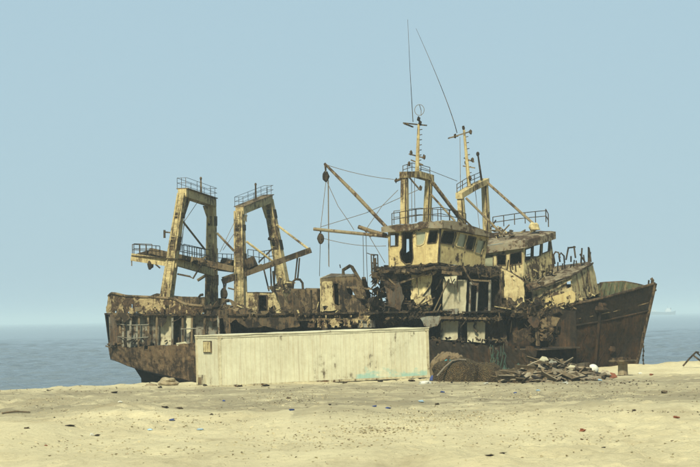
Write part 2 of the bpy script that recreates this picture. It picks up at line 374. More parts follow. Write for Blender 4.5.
def haze():
    m = bpy.data.materials.new('haze'); m.use_nodes = True; n = m.node_tree.nodes; n.remove(n['Principled BSDF'])
    pv = n.new('ShaderNodeVolumePrincipled'); pv.inputs['Density'].default_value = .00038; pv.inputs['Color'].default_value = (.63, .76, .83, 1)
    m.node_tree.links.new(pv.outputs[0], n['Material Output'].inputs['Volume']); M['haze'] = m
    h = MB().box((0, 13000 - 500, (20.5 - 8) / 2), 54000, 27400, 28.5).build('haze', 'haze'); h['kind'] = 'stuff'
haze()
# ------------------------------------------------------------------ cargo container
def container():
    Y0 = 117.5; yaw = R(31)
    c0 = at(220, 388, Y0); L0 = 12.25; c1 = at(430, 377.6, Y0 + L0 * math.sin(yaw))
    e1 = (c1 - c0).normalized(); L = (c1 - c0).length; e2 = Vector((-math.sin(yaw), math.cos(yaw), 0)); e3 = e1.cross(e2).normalized()
    Wd, Hh = 2.5, 2.56
    rot = Matrix((e1, e2, e3)).transposed()
    t = empty('cargo_container', c0 + e1 * L / 2 + e2 * Wd / 2, 'long pale cream cargo container lying on the sand before the wrecks', 'container')
    def bx(name, a, b, mat, parent=t):
        c = [(p + q) / 2 for p, q in zip(a, b)]; s = [q - p for p, q in zip(a, b)]
        return MB().box(c0 + e1 * c[0] + e2 * c[1] + e3 * c[2], *s, rot).build(name, mat, parent)
    for x in (0, L - .13):
        for y in (0, Wd - .13): bx('corner_post', (x, y, .1), (x + .13, y + .13, Hh - .1), 'container_rusty')
    for y in (.004, Wd - .1):
        bx('bottom_rail', (.13, y, .02), (L - .13, y + .096, .13), 'container_rusty')
        bx('top_rail', (.13, y, Hh - .12), (L - .13, y + .096, Hh - .012), 'container_roof')
    for x in (.004, L - .1):
        bx('end_rail', (x, .13, .02), (x + .096, Wd - .13, .13), 'container'); bx('end_rail', (x, .13, Hh - .12), (x + .096, Wd - .13, Hh - .012), 'container')
    n = 11; w = (L - .26) / n
    for i in range(n):
        for y0, y1 in ((.03, .075), (Wd - .075, Wd - .03)):
            d = rnd.uniform(-.008, .008)
            p = bx('side_panel', (.13 + i * w + .005, y0 + d, .13), (.13 + (i + 1) * w - .005, y1 + d, Hh - .12), 'container_teal' if y0 < 1 and i > 6 else 'container')
            if y0 < 1:
                for k in range(1, 4): bx('rib', (.13 + (i + k / 4) * w - .012, y0 + d - .011, .14), (.13 + (i + k / 4) * w + .012, y0 + d - .001, Hh - .13), 'container_teal' if i > 6 else 'container', p)
            if y0 < 1 and i in (3, 7): bx('seam_strip', (.13 + i * w - .03, y0 - .018, .13), (.13 + i * w + .03, y0 - .009, Hh - .12), 'container', p)
    bx('floor', (.1, .1, .04), (L - .1, Wd - .1, .12), 'rust_dark')
    m = MB()
    def top(s, q):
        x, y = -.03 + s * (L + .06), -.03 + q * (Wd + .06)
        return c0 + e1 * x + e2 * (y + .02 * N(x * 1.3, 7)) + e3 * (Hh + .03 + .04 * N(x * .7, y * .8, 4))
    m.sheet(top, 48, 8, None, .05, 0, e3).build('roof', 'container_roof', t)
    for a, b in ((.13, Wd / 2 - .006), (Wd / 2 + .006, Wd - .13)):
        bx('end_door', (.03, a, .13), (.075, b, Hh - .12), 'container')
    h = bx('vent_hatch', (-.03, .78, 1.72), (.028, 1.62, 2.3), 'rust_mid')
    for k in range(3): bx('hatch_slat', (-.055, .84 + k * .26, 1.76), (-.031, 1.04 + k * .26, 2.26), 'cream_worn', h)
    bx('patch_plate', (-.012, 1.5, .16), (.028, 2.3, .62), 'panel_white'); bx('rust_patch', (-.02, 1.9, .14), (-.013, 2.28, .5), 'rust_mid')
    for x in (0, L - .2):
        for z in (0, Hh - .14):
            for y in (0, Wd - .2): bx('corner_casting', (x - .012, y - .012, z), (x + .212, y + .212, z + .14), 'container_rusty')
    def blotch(name, x0, x1, z0, z1, mat, proud):
        pts = []; k = 26
        for i in range(k):
            a = 2 * math.pi * i / k; r = .72 + .3 * rnd.random()
            pts.append(c0 + e1 * ((x0 + x1) / 2 + (x1 - x0) / 2 * r * math.cos(a) * 1.1) + e3 * ((z0 + z1) / 2 + (z1 - z0) / 2 * r * math.sin(a)) + e2 * proud)
        MB().poly(pts, .004, -e2).build(name, mat, t)
container()
# ------------------------------------------------------------------ shared pieces of the wrecks
def railing(parent, pts, h, n, mat='rust_dark', r=.028, mids=1, name='railing', lean=Vector((0, 0, 0))):
    m = MB(); up = ZX * h + lean
    def pt(s):
        k = min(int(s * (len(pts) - 1)), len(pts) - 2); f = s * (len(pts) - 1) - k; return pts[k].lerp(pts[k + 1], f)
    for i in range(n + 1): p = pt(i / n); m.tube([p, p + up], r * 1.1, 5)
    for j in range(mids + 1): m.tube([p + up * (1 - j / (mids + 1)) for p in pts], r, 5)
    return m.build(name, mat, parent)
def wire(parent, pts, r=.017, name='wire', mat='rope', sag=0):
    if sag:
        a, b = pts; pts = [a.lerp(b, k / 10) - ZX * sag * 4 * (k / 10) * (1 - k / 10) for k in range(11)]
    return MB().tube(pts, r, 5).build(name, mat, parent)
def block(parent, p, s=.24, name='pulley_block'):
    m = MB(); m.ball(p, s * .62, s * .5, s, 8, 6, .15, p.x); m.tube([p + ZX * s, p + ZX * s * 1.8], s * .16); return m.build(name, 'rust_dark', parent)
def scrap(parent, p, s, mat, name='torn_plate', tilt=1.0):
    k = rnd.randint(5, 7); rot = Matrix.Rotation(rnd.uniform(-tilt, tilt), 3, 'X') @ Matrix.Rotation(rnd.uniform(-.9, .9), 3, 'Z') @ Matrix.Rotation(rnd.uniform(-1.5, 1.5), 3, 'Y')
    pts = []
    for i in range(k):
        a = 2 * math.pi * (i + rnd.uniform(-.3, .3)) / k; r = s * rnd.uniform(.45, 1.0)
        q = Vector((r * math.cos(a), .0, r * math.sin(a) * .75)); q.y = .25 * q.x * abs(q.x) / s + rnd.uniform(-.08, .08) * s
        pts.append(p + rot @ q)
    return MB().poly(pts, .03, rot @ Vector((0, -1, 0))).build(name, mat, parent)
def rubble(parent, regions, seed, mats=('rust_dark', 'rust_mid', 'cream_peeling'), name='rubble'):
    rr = random.Random(seed)                                # crumpled scraps too small and many to pick apart
    ms = {k: MB() for k in mats}
    for (x0, y0, x1, y1, v0, v1, cnt, s) in regions:
        for i in range(cnt):
            p = on(rr.uniform(x0, x1), rr.uniform(y0, y1), rr.uniform(v0, v1)); m = ms[mats[min(len(mats) - 1, int(rr.random() ** 1.5 * len(mats)))]]
            ax = Vector((rr.gauss(0, 1), rr.gauss(0, 1), rr.gauss(0, .8))).normalized(); z = s * rr.uniform(.4, 1.3)
            ay = ax.cross(Vector((rr.gauss(0, 1), rr.gauss(0, 1), rr.gauss(0, 1)))).normalized(); az = ax.cross(ay)
            if rr.random() < .45: m.bar(p - ax * z * 1.3, p + ax * z * 1.3, .05, .07)
            else:
                q = [p + ax * z * rr.uniform(.5, 1) * a + ay * z * .7 * rr.uniform(.5, 1) * b + az * z * rr.uniform(-.25, .25) for a, b in ((-1, -1), (1, -1), (1, 1), (-1, 1))]
                q[2] = q[2].lerp(q[1], rr.random() * .7)
                m.add(q + [c - az * .03 for c in q], [(0, 1, 2), (0, 2, 3), (4, 6, 5), (4, 7, 6), (0, 4, 5, 1), (1, 5, 6, 2), (2, 6, 7, 3), (3, 7, 4, 0)])
    for k, m in ms.items():
        if m.v: o = m.build(name, k, parent, fix=False); o['kind'] = 'stuff'
def leg(parent, base, top, s0, s1, ladder=True, mat='gantry_paint', name='leg'):
    o = MB().beam(base, top, s0, s1).build(name, mat, parent)
    d = top - base; n = int(d.length / .32)
    # flanges that run up the corners, and the rungs between them
    m = MB()
    for sx in (-1, 1):
        a = base + UX * sx * s0[0] * .5 - VX * s0[1] * .5; b = top + UX * sx * s1[0] * .5 - VX * s1[1] * .5; m.bar(a, b, .07, .09)
    m.build('flange', mat, parent)
    if ladder:
        m = MB()
        for i in range(2, n):
            f = i / n; c = base + d * f - VX * (s0[1] + (s1[1] - s0[1]) * f) * .5; w = (s0[0] + (s1[0] - s0[0]) * f) * .3
            m.tube([c - UX * w - VX * .12, c + UX * w - VX * .12], .013, 4)
        for sx in (-1, 1): m.tube([base - VX * (s0[1] * .5 + .12) + UX * sx * s0[0] * .3 + d * .1, base + d - VX * (s1[1] * .5 + .12) + UX * sx * s1[0] * .3], .015, 4)
        m.build('ladder', 'gantry_paint', parent)
    for i in range(3):                                      # doubler plates welded on the leg
        f = rnd.uniform(.08, .85); c = base + d * f; w = (s0[0] + (s1[0] - s0[0]) * f); dd = (s0[1] + (s1[1] - s0[1]) * f)
        MB().beam(c, c + d.normalized() * rnd.uniform(.3, .7), (w + .05, dd + .05)).build('doubler_plate', rnd.choice(('rust_mid', 'gantry_paint', 'rust_dark')), parent)
    return o
def gooseneck(parent, pts, v, r=.075):
    m = MB(); P = [on(x, y, v) for x, y in pts]; m.tube(P, r, 8); return m.build('vent_pipe', 'rust_dark', parent)
# ------------------------------------------------------------------ near wreck: stern to the left, fore part cut away
A = empty('wrecked_trawler', wld(-9, 0, -.3), 'rusted cream trawler wreck nearest the camera, gantry at its left end, bow cut away', 'shipwreck', 'wrecked trawlers')
HA = [(104.5, 313, 344, 359, 2.55), (110, 313, 344.5, 359.5, 2.8), (118, 313.5, 346, 362, 3.15), (130, 314, 348, 366.5, 3.45), (148, 314, 346, 371, 3.6), (170, 314, 345, 376, 3.6), (192, 314, 343, 381, 3.6), (240, 314, 342, 386, 3.6), (320, 313, 341, 386, 3.6), (430, 311, 340.5, 379, 3.6), (504, 311, 346, 376, 3.5), (545, 311, 346, 374, 3.3)]
LEAN = [(104.5, 4.5), (112, 2.2), (125, 0.4), (140, 0), (600, 0)]
def hullA(px, f):                                           # f 0: bulwark foot, 1: plating top, 2: turn of the bilge
    r = interp(HA, px); y = r[1 + f]; sh = interp(LEAN, px)[1] * (0, .75, 1.3)[f]
    return on(px + sh, y, -r[4] + (0, .05, .35)[f])
def hull_low(s, t):
    px = 104.5 + s * (545 - 104.5); return hullA(px, 1).lerp(hullA(px, 2), t)
def px_of(s): return 104.5 + s * 440.5
MB().sheet(lambda s, t: hull_low(s * .72, t), 80, 6, lambda s, t: t < .2 and N(s * 95, 3) > .18, .05, .02).build('hull_plating', 'hull_brown', A)
MB().sheet(lambda s, t: hull_low(.72 + s * .28, t), 44, 8, lambda s, t: (t < .16 and N(s * 37, 3) > .1) or s > .93 + .09 * N(t * 6, 2), .05, .03).build('hull_plating', 'hull_rust', A)
def bilge(s, t):
    px = px_of(s); p = hullA(px, 2); u, v, w = loc(p); return wld(u, v * (1 - t) , w - .75 * t ** .8 * min(1, .25 + s * 5))
MB().sheet(bilge, 60, 4, None, .04, 0, ZX).build('hull_bottom', 'hull_dark', A)
def farside(s, t):
    px = px_of(s); u, v, w0 = loc(hullA(px, 2)); w1 = loc(hullA(px, 0))[2]; return wld(u, -v, w0 + (w1 - w0) * t)
MB().sheet(farside, 60, 6, lambda s, t: N(s * 40, t * 3, 9) > .38, .05, .02, VX).build('far_plating', 'hull_rust', A)
def farbot(s, t):
    px = px_of(s); u, v, w = loc(hullA(px, 2)); return wld(u, -v * (1 - t), w - .75 * t ** .8 * min(1, .25 + s * 5))
MB().sheet(farbot, 40, 3, None, .04, 0, ZX).build('hull_bottom', 'hull_dark', A)
MB().plate(PV(0), [(133, 366), (141, 378), (142, 388), (200, 394), (420, 392), (420, 368)], (), .3).build('keel', 'hull_dark', A)
def transom(s, t):
    u0, v0, w0 = loc(hullA(104.5, 2)); u1, v1, w1 = loc(hullA(104.5, 0)); u = u0 + (u1 - u0) * t; v = v0 + (v1 - v0) * t
    return wld(u - .5 * math.sin(math.pi * s), v * (1 - 2 * s), w0 + (w1 - w0) * t)
MB().sheet(transom, 10, 6, None, .05, 0, -UX).build('transom_plate', 'hull_rust', A)
# bulwark round the stern, eaten through
BT = [(107, 295, 0), (111, 293.2, 0), (116, 293.5, 0), (126, 296, 0), (157, 297.3, 0), (174, 298.6, 0), (186, 304.5, 0), (203, 306, 0)]
def bulw(s, t):
    px = 105 + s * 98; p0 = hullA(px, 0); r = interp(HA, px); p1 = on(max(px, 107) + (1.5 if px < 110 else 0), interp(BT, px)[1], -r[4] - .02); q = p0.lerp(p1, t); return q - ZX * (.06 * N(px * .5, 8)) * (1 - t)
MB().sheet(bulw, 60, 9, lambda s, t: t < .6 and s > .22 and N(s * 16, t * 2.2, 2.5) > .42 or t < .15 and N(s * 40, 5) > .1, .05, .025).build('bulwark', 'bulwark_worn', A)
MB().tube([bulw(k / 30, 1.0) for k in range(31)], .07, 6).build('bulwark_rail', 'rust_mid', A)
def bulwf(s, t): u, v, w = loc(bulw(s, t)); return wld(u, -v, w)
MB().sheet(bulwf, 30, 5, lambda s, t: N(s * 11, t * 3, 7.5) > .5, .05, .02, VX).build('bulwark', 'rust_mid', A)
for k in range(9): px = 112 + k * 10.5; MB().bar(hullA(px, 0) + VX * .1, on(px + 1, interp(BT, px)[1] + 2, -interp(HA, px)[4] + .4), .06, .16).build('bulwark_stay', 'rust_mid', A)
# decks
def deck(s, t):
    px = px_of(s); u, v, w = loc(hullA(px, 0)); return wld(u, v * (1 - 2 * t), w + .06 * N(u * .7, t * 4))
MB().sheet(deck, 90, 10, lambda s, t: s > .9 or (s > .24 and N(s * 26, t * 3, 3) > .3 - .25 * (t < .1)), .09, .01, ZX).build('deck', 'rust_dark', A)
def deck2(s, t):
    px = px_of(s); u, v, w = loc(hullA(px, 1)); return wld(u, v * (1 - 2 * t) * .97, w - .15)
MB().sheet(deck2, 30, 4, None, .07, 0, ZX).build('lower_deck', 'interior', A)
# open side: frames, stringers, inner panels
for i, px in enumerate((108.5, 113, 118, 123.5, 130, 138, 147, 156, 171.5, 181.5, 191, 204, 217)):
    a, b = hullA(px, 0), hullA(px, 1); MB().bar(a + VX * .14, b + VX * .14 + UX * rnd.uniform(-.12, .12), .04, .12).build('hull_frame', 'rust_mid' if i % 4 else 'panel_grey', A)
for f in (.33, .72):
    m = MB(); m.tube([hullA(px, 0).lerp(hullA(px, 1), f + .02 * N(px)) + VX * .1 for px in range(108, 150, 4)], .028); m.build('stringer', 'panel_grey', A)
MB().tube([hullA(px, 0).lerp(hullA(px, 1), .5) + VX * .12 for px in range(180, 204, 4)], .028).build('stringer', 'panel_grey', A)
ip = PV(-2.95)
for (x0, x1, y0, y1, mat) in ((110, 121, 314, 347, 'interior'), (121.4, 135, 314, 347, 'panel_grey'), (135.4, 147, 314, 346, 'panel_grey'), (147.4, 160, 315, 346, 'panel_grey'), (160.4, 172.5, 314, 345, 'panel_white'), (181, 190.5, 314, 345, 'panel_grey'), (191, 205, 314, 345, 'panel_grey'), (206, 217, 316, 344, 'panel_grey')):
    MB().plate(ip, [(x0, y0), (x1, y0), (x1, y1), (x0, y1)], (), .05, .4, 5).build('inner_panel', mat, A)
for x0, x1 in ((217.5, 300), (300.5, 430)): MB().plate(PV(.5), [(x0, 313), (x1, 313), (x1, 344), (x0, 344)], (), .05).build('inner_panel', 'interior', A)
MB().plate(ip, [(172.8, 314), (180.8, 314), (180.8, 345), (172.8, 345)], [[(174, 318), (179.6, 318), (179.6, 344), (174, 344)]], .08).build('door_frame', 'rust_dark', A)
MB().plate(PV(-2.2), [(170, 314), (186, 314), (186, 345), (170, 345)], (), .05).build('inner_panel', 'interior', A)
bulk = PV(-3.45)
for pts, mat in (([(112, 312), (128, 313), (130, 318), (124, 323), (121, 317), (115, 319)], 'rust_mid'), ([(155, 313), (167, 313), (166, 322), (162, 327), (156, 325)], 'rust_dark'), ([(186, 313), (192, 313), (191, 331), (187, 334)], 'panel_white'), ([(146, 330), (152, 336), (150, 345), (144, 345)], 'rust_dark'),
                 ([(205, 310), (232, 309), (240, 317), (231, 323), (222, 318), (213, 322), (206, 318)], 'rust_dark'), ([(232, 312), (252, 318), (263, 327), (247, 328), (238, 322)], 'rust_dark'), ([(222, 315), (229, 322), (231, 334), (226, 336)], 'rust_dark'),
                 ([(250, 317), (296, 317), (300, 326), (281, 330), (262, 326)], 'rust_dark')):
    MB().plate(bulk, pts, (), .04, .8, 3).build('torn_plate', mat, A)
MB().plate(PV(-3.55), [(176, 343), (185, 341.5), (187, 343.5), (177, 346)], (), .05).build('torn_plate', 'panel_white', A)
# torn, holed bulwark amidships
def mid(s, t): px = 308 + s * 62; return on(px, 327.5 - t * 12 + 1.2 * N(px * .12, 4), -3.6 + .1 * N(px * .3, t))
MB().sheet(mid, 40, 8, lambda s, t: N(s * 19, t * 3, 6.2) > .1 or (t > .75 and N(s * 30, 2) > -.05), .04, .03).build('torn_bulwark', 'bulwark_worn', A)
# ---- gantry on the near wreck
def gantry(parent, p, rails):
    bl, tl, br, tr = p['bl'], p['tl'], p['br'], p['tr']
    o = MB(); a = tl + VX * -.05; b = tr + VX * .05
    o.beam(a, b, (.52, .44), None, UX, ZX); g = o.build('gantry', 'gantry_paint', parent)
    leg(g, bl, tl, p['s0'], p['s1']); leg(g, br, tr, p['s0'], p['s1'])
    MB().beam(a + ZX * .26, b + ZX * .26, (.72, .05), None, UX, ZX).build('top_platform', 'rust_mid', g)
    e = ZX * .29
    railing(g, [a + e - UX * .3, a + e + UX * .3, b + e + UX * .3, b + e - UX * .3, a + e - UX * .3], rails * .9, 9, r=.013)
    for q, s in ((tl, 1), (tr, -1)): MB().poly([q + VX * s * .3 - ZX * .2, q + VX * s * 1.1 - ZX * .2, q + VX * s * .34 - ZX * 1.2], .08, UX).build('knee_bracket', 'gantry_paint', g)
    MB().tube([a.lerp(b, p['light']) + ZX * .3, a.lerp(b, p['light']) + ZX * 1.15], [.07, .05], 6).build('light_post', 'rust_mid', g)
    MB().ball(a.lerp(b, p['light']) + ZX * 1.2, .07, .07, .1).build('lamp', 'rust_mid', g)
    return g
GA = dict(bl=on(165.5, 309, -3.1), tl=on(182.5, 193, -2.6), br=on(212, 312, 3.1), tr=on(212, 203, 2.5), s0=(.56, .62), s1=(.34, .44), light=.62)
ga = gantry(A, GA, .62)
# working platform across the gantry, with its beam, rail, blocks
pfn = lambda x, y, v: on(x, y, v)
MB().bar(on(131.5, 257, -3.2), on(177, 264, -3.0), .16, .42).build('platform_beam', 'gantry_paint', ga)
MB().bar(on(150, 251, -2.6), on(232, 269, 1.2), .3, .34).build('platform_beam', 'rust_mid', ga)
MB().bar(on(176, 262, -2.8), on(214, 273, 2.2), .2, .4).build('platform_beam', 'gantry_paint', ga)
MB().poly([on(131.5, 255.2, -3.3), on(178, 258.5, -3.3), on(212, 262, 1.4), on(150, 249.5, -1.8)], .06).build('platform_deck', 'rust_dark', ga)
railing(ga, [on(132.5, 255, -3.2), on(150, 256, -3.2), on(160, 256.8, -3.1)], .6, 5, r=.022)
railing(ga, [on(134, 253.5, -2.4), on(152, 254, -2.4)], .55, 3, r=.022)
railing(ga, [on(178, 258, -2.6), on(206, 263, 1.6)], .78, 6, r=.024)
railing(ga, [on(184, 256.5, -2.0), on(210, 262, 1.9)], .7, 5, r=.02)
MB().tube([on(183, 221.6, -2.2), on(204.5, 249, 2.4)], .06).build('brace', 'boom_paint', ga)
MB().tube([on(217, 233, 2.5), on(234, 251, 2.9)], .07).build('brace', 'boom_paint', ga)
wire(ga, [on(187, 196, -2.2), on(181, 252, -2.2)]); wire(ga, [on(188, 196, -2.0), on(186, 205, -2.0)], .09, 'pulley_block', 'rust_dark'); wire(ga, [on(199, 200, -.4), on(184, 222, -.4)]); wire(ga, [on(185, 222, -.4), on(179, 252, -1.4)])
MB().tube([on(177.5, 274, -2.6), on(190, 276.5, -2.6), on(193, 278.5, -2.6), on(202, 263.5, -2.6)], .05).build('bent_pipe', 'rust_dark', ga)
MB().tube([on(197.5, 280.5, 1.8), on(219, 267, 2.2), on(231, 262, 2.4)], .09).build('loose_spar', 'rust_mid', ga)
MB().tube([on(150, 257, -3.1), on(154, 263, -3.1), on(160, 268, -3.1)], .045).build('bent_pipe', 'rust_dark', ga)
block(ga, on(150.4, 264.5, -3.1), .3); wire(ga, [on(150.4, 256, -3.1), on(150.4, 262, -3.1)], .03)
wire(ga, [on(131.6, 257, -3.2), on(131.8, 266, -3.2)], .035)
MB().tube([on(164.5, 238, -3.0), on(164.5, 230, -3.0)], .07).build('lamp', 'rust_dark', ga)
MB().tube([on(164.3, 232, -3.0), on(174, 233, -2.8)], .04).build('lamp_bracket', 'rust_mid', ga)
rubble(ga, [(182, 258, 210, 265, -2, 1.8, 26, .22)], 3)
gooseneck(A, [(199, 306), (199, 297), (200.5, 295), (203, 294.6)], -1.0); gooseneck(A, [(224, 311), (224.2, 304), (226, 301.3), (229, 300.8)], -1.2)
# ---- deckhouse with door, winches, ruin amidships
dk = PV(-1.6)
dh = MB().plate(dk, [(247, 292), (273.6, 292.3), (279.5, 305), (281, 313), (278, 320), (247.5, 318)], [[(258.7, 295.2), (267.3, 295.2), (267.3, 318.3), (258.7, 318.3)], [(271, 307), (274.5, 305), (276.5, 309), (273, 314), (270, 312)]], .07, .35, 4).build('deckhouse', 'cream_peeling', A)
a, b = on(247, 292, -1.6), on(273.6, 292.3, -1.6); d3 = VX * 2.6
MB().poly([a, b, b + d3, a + d3], .06, ZX).build('roof', 'rust_mid', dh)
for q in (a, b): MB().poly([q, q + d3, q + d3 - ZX * 1.6, q - ZX * 1.6], .06, UX).build('side_wall', 'cream_peeling', dh)
MB().poly([a + d3, b + d3, b + d3 - ZX * 1.6, a + d3 - ZX * 1.6], .06).build('back_wall', 'interior', dh)
m = MB(); fr = [(258.7, 318.3), (258.7, 295.2), (267.3, 295.2), (267.3, 318.3)]
for i in range(3): m.bar(dk(*fr[i]) - VX * .04, dk(*fr[i + 1]) - VX * .04, .09, .06)
m.build('door_frame', 'rust_mid', dh)
MB().plate(PV(-2.4), [(276, 291), (281, 292), (298, 321), (291, 325), (284, 313)], (), .12, .4).build('fallen_plate', 'rust_mid', A)
MB().plate(PV(-2.1), [(286, 297), (292, 292), (312, 316), (304, 322), (294, 318)], (), .12, .5).build('fallen_plate', 'rust_dark', A)
def housing(x0, y0, x1, y1, v0, v1, mat, name):
    m = MB(); f = [on(x0, y0, v0), on(x1, y0 + .8, v0), on(x1 + .5, y1, v0), on(x0, y1, v0)]; q = f + [p + VX * (v1 - v0) for p in f]
    m.add(q, [(0, 1, 2, 3), (7, 6, 5, 4), (0, 4, 5, 1), (1, 5, 6, 2), (2, 6, 7, 3), (3, 7, 4, 0)]); return m.build(name, mat, A)
h = housing(291, 288.5, 305, 317, .3, 2.2, 'rust_mid', 'winch_housing'); MB().tube([on(298, 290, .25), on(298, 314, .25)], .06).build('rib', 'rust_dark', h)
h = housing(305.4, 288, 317, 314, -.2, 1.8, 'rust_mid', 'winch_housing'); MB().tube([on(311, 290, -.25), on(311, 312, -.25)], .06).build('rib', 'rust_dark', h)
housing(317.5, 293, 321.5, 316, .2, 1.6, 'rust_dark', 'winch_housing')
MB().bar(on(280, 316, -2.2), on(356, 313.6, -2.2), .3, .2).build('deck_beam', 'rust_dark', A)
MB().bar(on(276, 320, -3.2), on(372, 318.5, -3.2), .2, .12).build('deck_beam', 'rust_mid', A)
cp = PV(-1.5)
cab = MB().plate(cp, [(321, 278), (355, 275.5), (362, 284), (370.5, 301), (372, 318), (321.5, 316)], [[(333.5, 283.5), (338.6, 283.5), (338.8, 306), (334.5, 304)], [(343, 289), (350, 287), (358, 300), (352, 309), (345, 300)]], .07, .4, 4).build('deckhouse', 'rust_mid', A)
a, b = on(321, 278, -1.5), on(355, 275.5, -1.5); c, d = on(332, 273.4, 1.5), on(352, 274, 1.5)
MB().poly([a, b, d, c], .06, ZX).build('roof', 'roof_grey', cab); MB().poly([a, c, c - ZX * 2.2, a - ZX * 2.2], .06).build('side_wall', 'cream_worn', cab)
MB().poly([c, d, d - ZX * 2.3, c - ZX * 2.3], .06).build('back_wall', 'interior', cab); MB().poly([b, d, on(371, 302, 1.2), on(370.5, 301, -1.5)], .06).build('sloped_wall', 'rust_dark', cab)
MB().plate(PV(-1.62), [(322, 282), (332, 281), (333, 300), (336, 310), (322, 312)], (), .04, .7, 3).build('paint_sheet', 'cream_worn', cab)
MB().tube([on(343.4, 275, -1.2), on(343.2, 270, -1.2), on(350, 265.8, -1.2), (on(352, 267, -1.2)), on(362, 284, -1.2), on(369, 299, -1.2)], .1).build('davit', 'rust_mid', A)
MB().tube([on(340.5, 268, -1.2), on(339.8, 264.5, -1.2)], .03).build('bent_rod', 'rust_dark', A)
for x0, y0, x1, y1, w in ((363.5, 278, 369, 297, .2), (345, 287, 372, 289, .12), (352, 296, 369, 299, .16), (366, 300, 388, 318, .08), (384, 286, 374, 312, .07), (388.5, 295, 389, 322, .09), (376, 296, 384, 308, .07)):
    MB().bar(on(x0, y0, rnd.uniform(-2.6, -1)), on(x1, y1, rnd.uniform(-2.6, -1)), w, w * .8).build('bent_girder', rnd.choice(('rust_dark', 'rust_mid')), A)
for cx, cy, rr_, a0, a1 in ((342, 318, 14, -1.9, -.1), (356, 322, 16, -2.2, -.2), (347, 312, 8, -2.5, 0)):     # curled plates
    P = [(cx + rr_ * math.cos(a0 + (a1 - a0) * k / 8), cy + rr_ * math.sin(a0 + (a1 - a0) * k / 8)) for k in range(9)]
    m = MB(); v0 = rnd.uniform(-3, -2)
    m.sheet(lambda s, t: on(*P[int(round(s * 8))], v0 + t * .9), 8, 2, None, .04, .03, -UX).build('curled_plate', 'rust_dark', A)
for x0, x1 in ((357.5, 363.3), (363.8, 371)): housing(x0, 319.5, x1, 327.5, -3.4, -2.8, 'panel_grey', 'locker')
MB().plate(PV(-2.7), [(338, 284), (346, 286), (352, 300), (354, 318), (343, 318), (340, 304)], (), .05, .8, 3).build('torn_plate', 'rust_dark', A)
MB().plate(PV(-2.9), [(344, 300), (356, 297), (366, 309), (369, 320), (349, 320)], (), .05, .8, 3).build('torn_plate', 'rust_mid', A)
gooseneck(A, [(292.5, 290), (293.5, 281), (296, 279.2), (300, 279.6), (302.5, 283), (303, 290)], .5, .07)
gooseneck(A, [(275, 295), (273.8, 280), (273, 271)], .2, .06); gooseneck(A, [(297.5, 280), (298.5, 270), (299.5, 258)], 6, .05)
rubble(A, [(200, 306, 300, 318, -3.4, 1, 60, .24), (300, 305, 372, 322, -3.3, -1, 50, .26), (370, 290, 412, 322, -3.2, 1.5, 90, .36), (108, 340, 200, 347, -3.4, -2, 60, .16), (120, 308, 205, 315, -3.6, -3.2, 50, .18)], 11, ('rust_dark', 'rust_dark', 'rust_mid'))
for k in range(26):
    x = rnd.uniform(372, 404); scrap(A, on(x, rnd.uniform(287, 320), rnd.uniform(-3, -.5)), rnd.uniform(.35, .75), rnd.choice(('rust_dark', 'rust_dark', 'rust_mid')))
for k in range(20):
    x = rnd.uniform(205, 300); scrap(A, on(x, rnd.uniform(306, 318), rnd.uniform(-3.4, -2)), rnd.uniform(.3, .6), rnd.choice(('rust_dark', 'rust_dark', 'rust_mid')))
# ---- wheelhouse of the near wreck: side wall with door, front wall with five windows
Z4 = lambda pts: [(380 + x / 5.83, 215 + y / 5.83) for x, y in pts]
side = PL((388, 232, -2.9), (441, 226, -2.9), (438.4, 262, -2.9))
fr0, fr1 = on(441, 226, -2.9), on(438.4, 262, -2.9)
front = Plane(fr0, fr1, on(489, 237, 1.6))
W_side = [Z4(q) for q in ([(60, 108), (108, 108), (106, 178), (60, 182)], [(132, 100), (192, 98), (190, 180), (194, 250), (185, 282), (150, 286), (124, 262), (116, 220), (130, 190)], [(208, 98), (270, 97), (264, 140), (254, 168), (234, 178), (212, 176)], [(290, 91), (340, 90), (338, 130), (328, 161), (277, 166)])]
W_front = [Z4(q) for q in ([(372, 92), (440, 98), (442, 120), (425, 175), (352, 162), (350, 150)], [(463, 105), (506, 113), (490, 192), (443, 180)], [(516, 122), (559, 132), (541, 209), (498, 198)], [(569, 140), (612, 150), (591, 228), (551, 218)])]
wh = MB().plate(side, [(387.8, 231), (441.2, 225.2), (438.5, 262.2), (434, 263.6), (430, 262.6), (425, 264.6), (421, 263.4), (417, 265.2), (408, 264.6), (402, 266.8), (395, 266), (388.6, 267)], W_side, .07).build('wheelhouse', 'cream', A)
MB().plate(front, [(441.4, 225.2), (489, 236.6), (484, 264)] + [(472.6, 266.5), (454, 264.8), (438.7, 262.2)], W_front, .07).build('front_wall', 'cream', wh)
def framewin(plane, lp, parent, mat='cream_worn', w=.05):
    m = MB()
    for i in range(len(lp)): m.bar(plane(*lp[i]) + plane.n * .015, plane(*lp[(i + 1) % len(lp)]) + plane.n * .015, w, .05)
    return m.build('window_frame', mat, parent)
def pane(plane, lp, parent):
    q = [plane(*p) - plane.n * .045 for p in lp]; return MB().poly(q, .012, plane.n).build('window_pane', 'dusty_glass', parent)
for i, lp in enumerate(W_side): framewin(side, lp, wh, 'rust_mid' if i in (0, 1, 3) else 'cream_worn')
for i, lp in enumerate(W_front): framewin(front, lp, wh, 'rust_dark' if i in (0, 2) else 'cream_worn')
pane(side, W_side[2], wh)
for i in (1, 3): pane(front, W_front[i], wh)
MB().tube([side(440.6, 227) - VX * .02, side(438.6, 262) - VX * .02], .06).build('corner_post', 'rust_dark', wh)
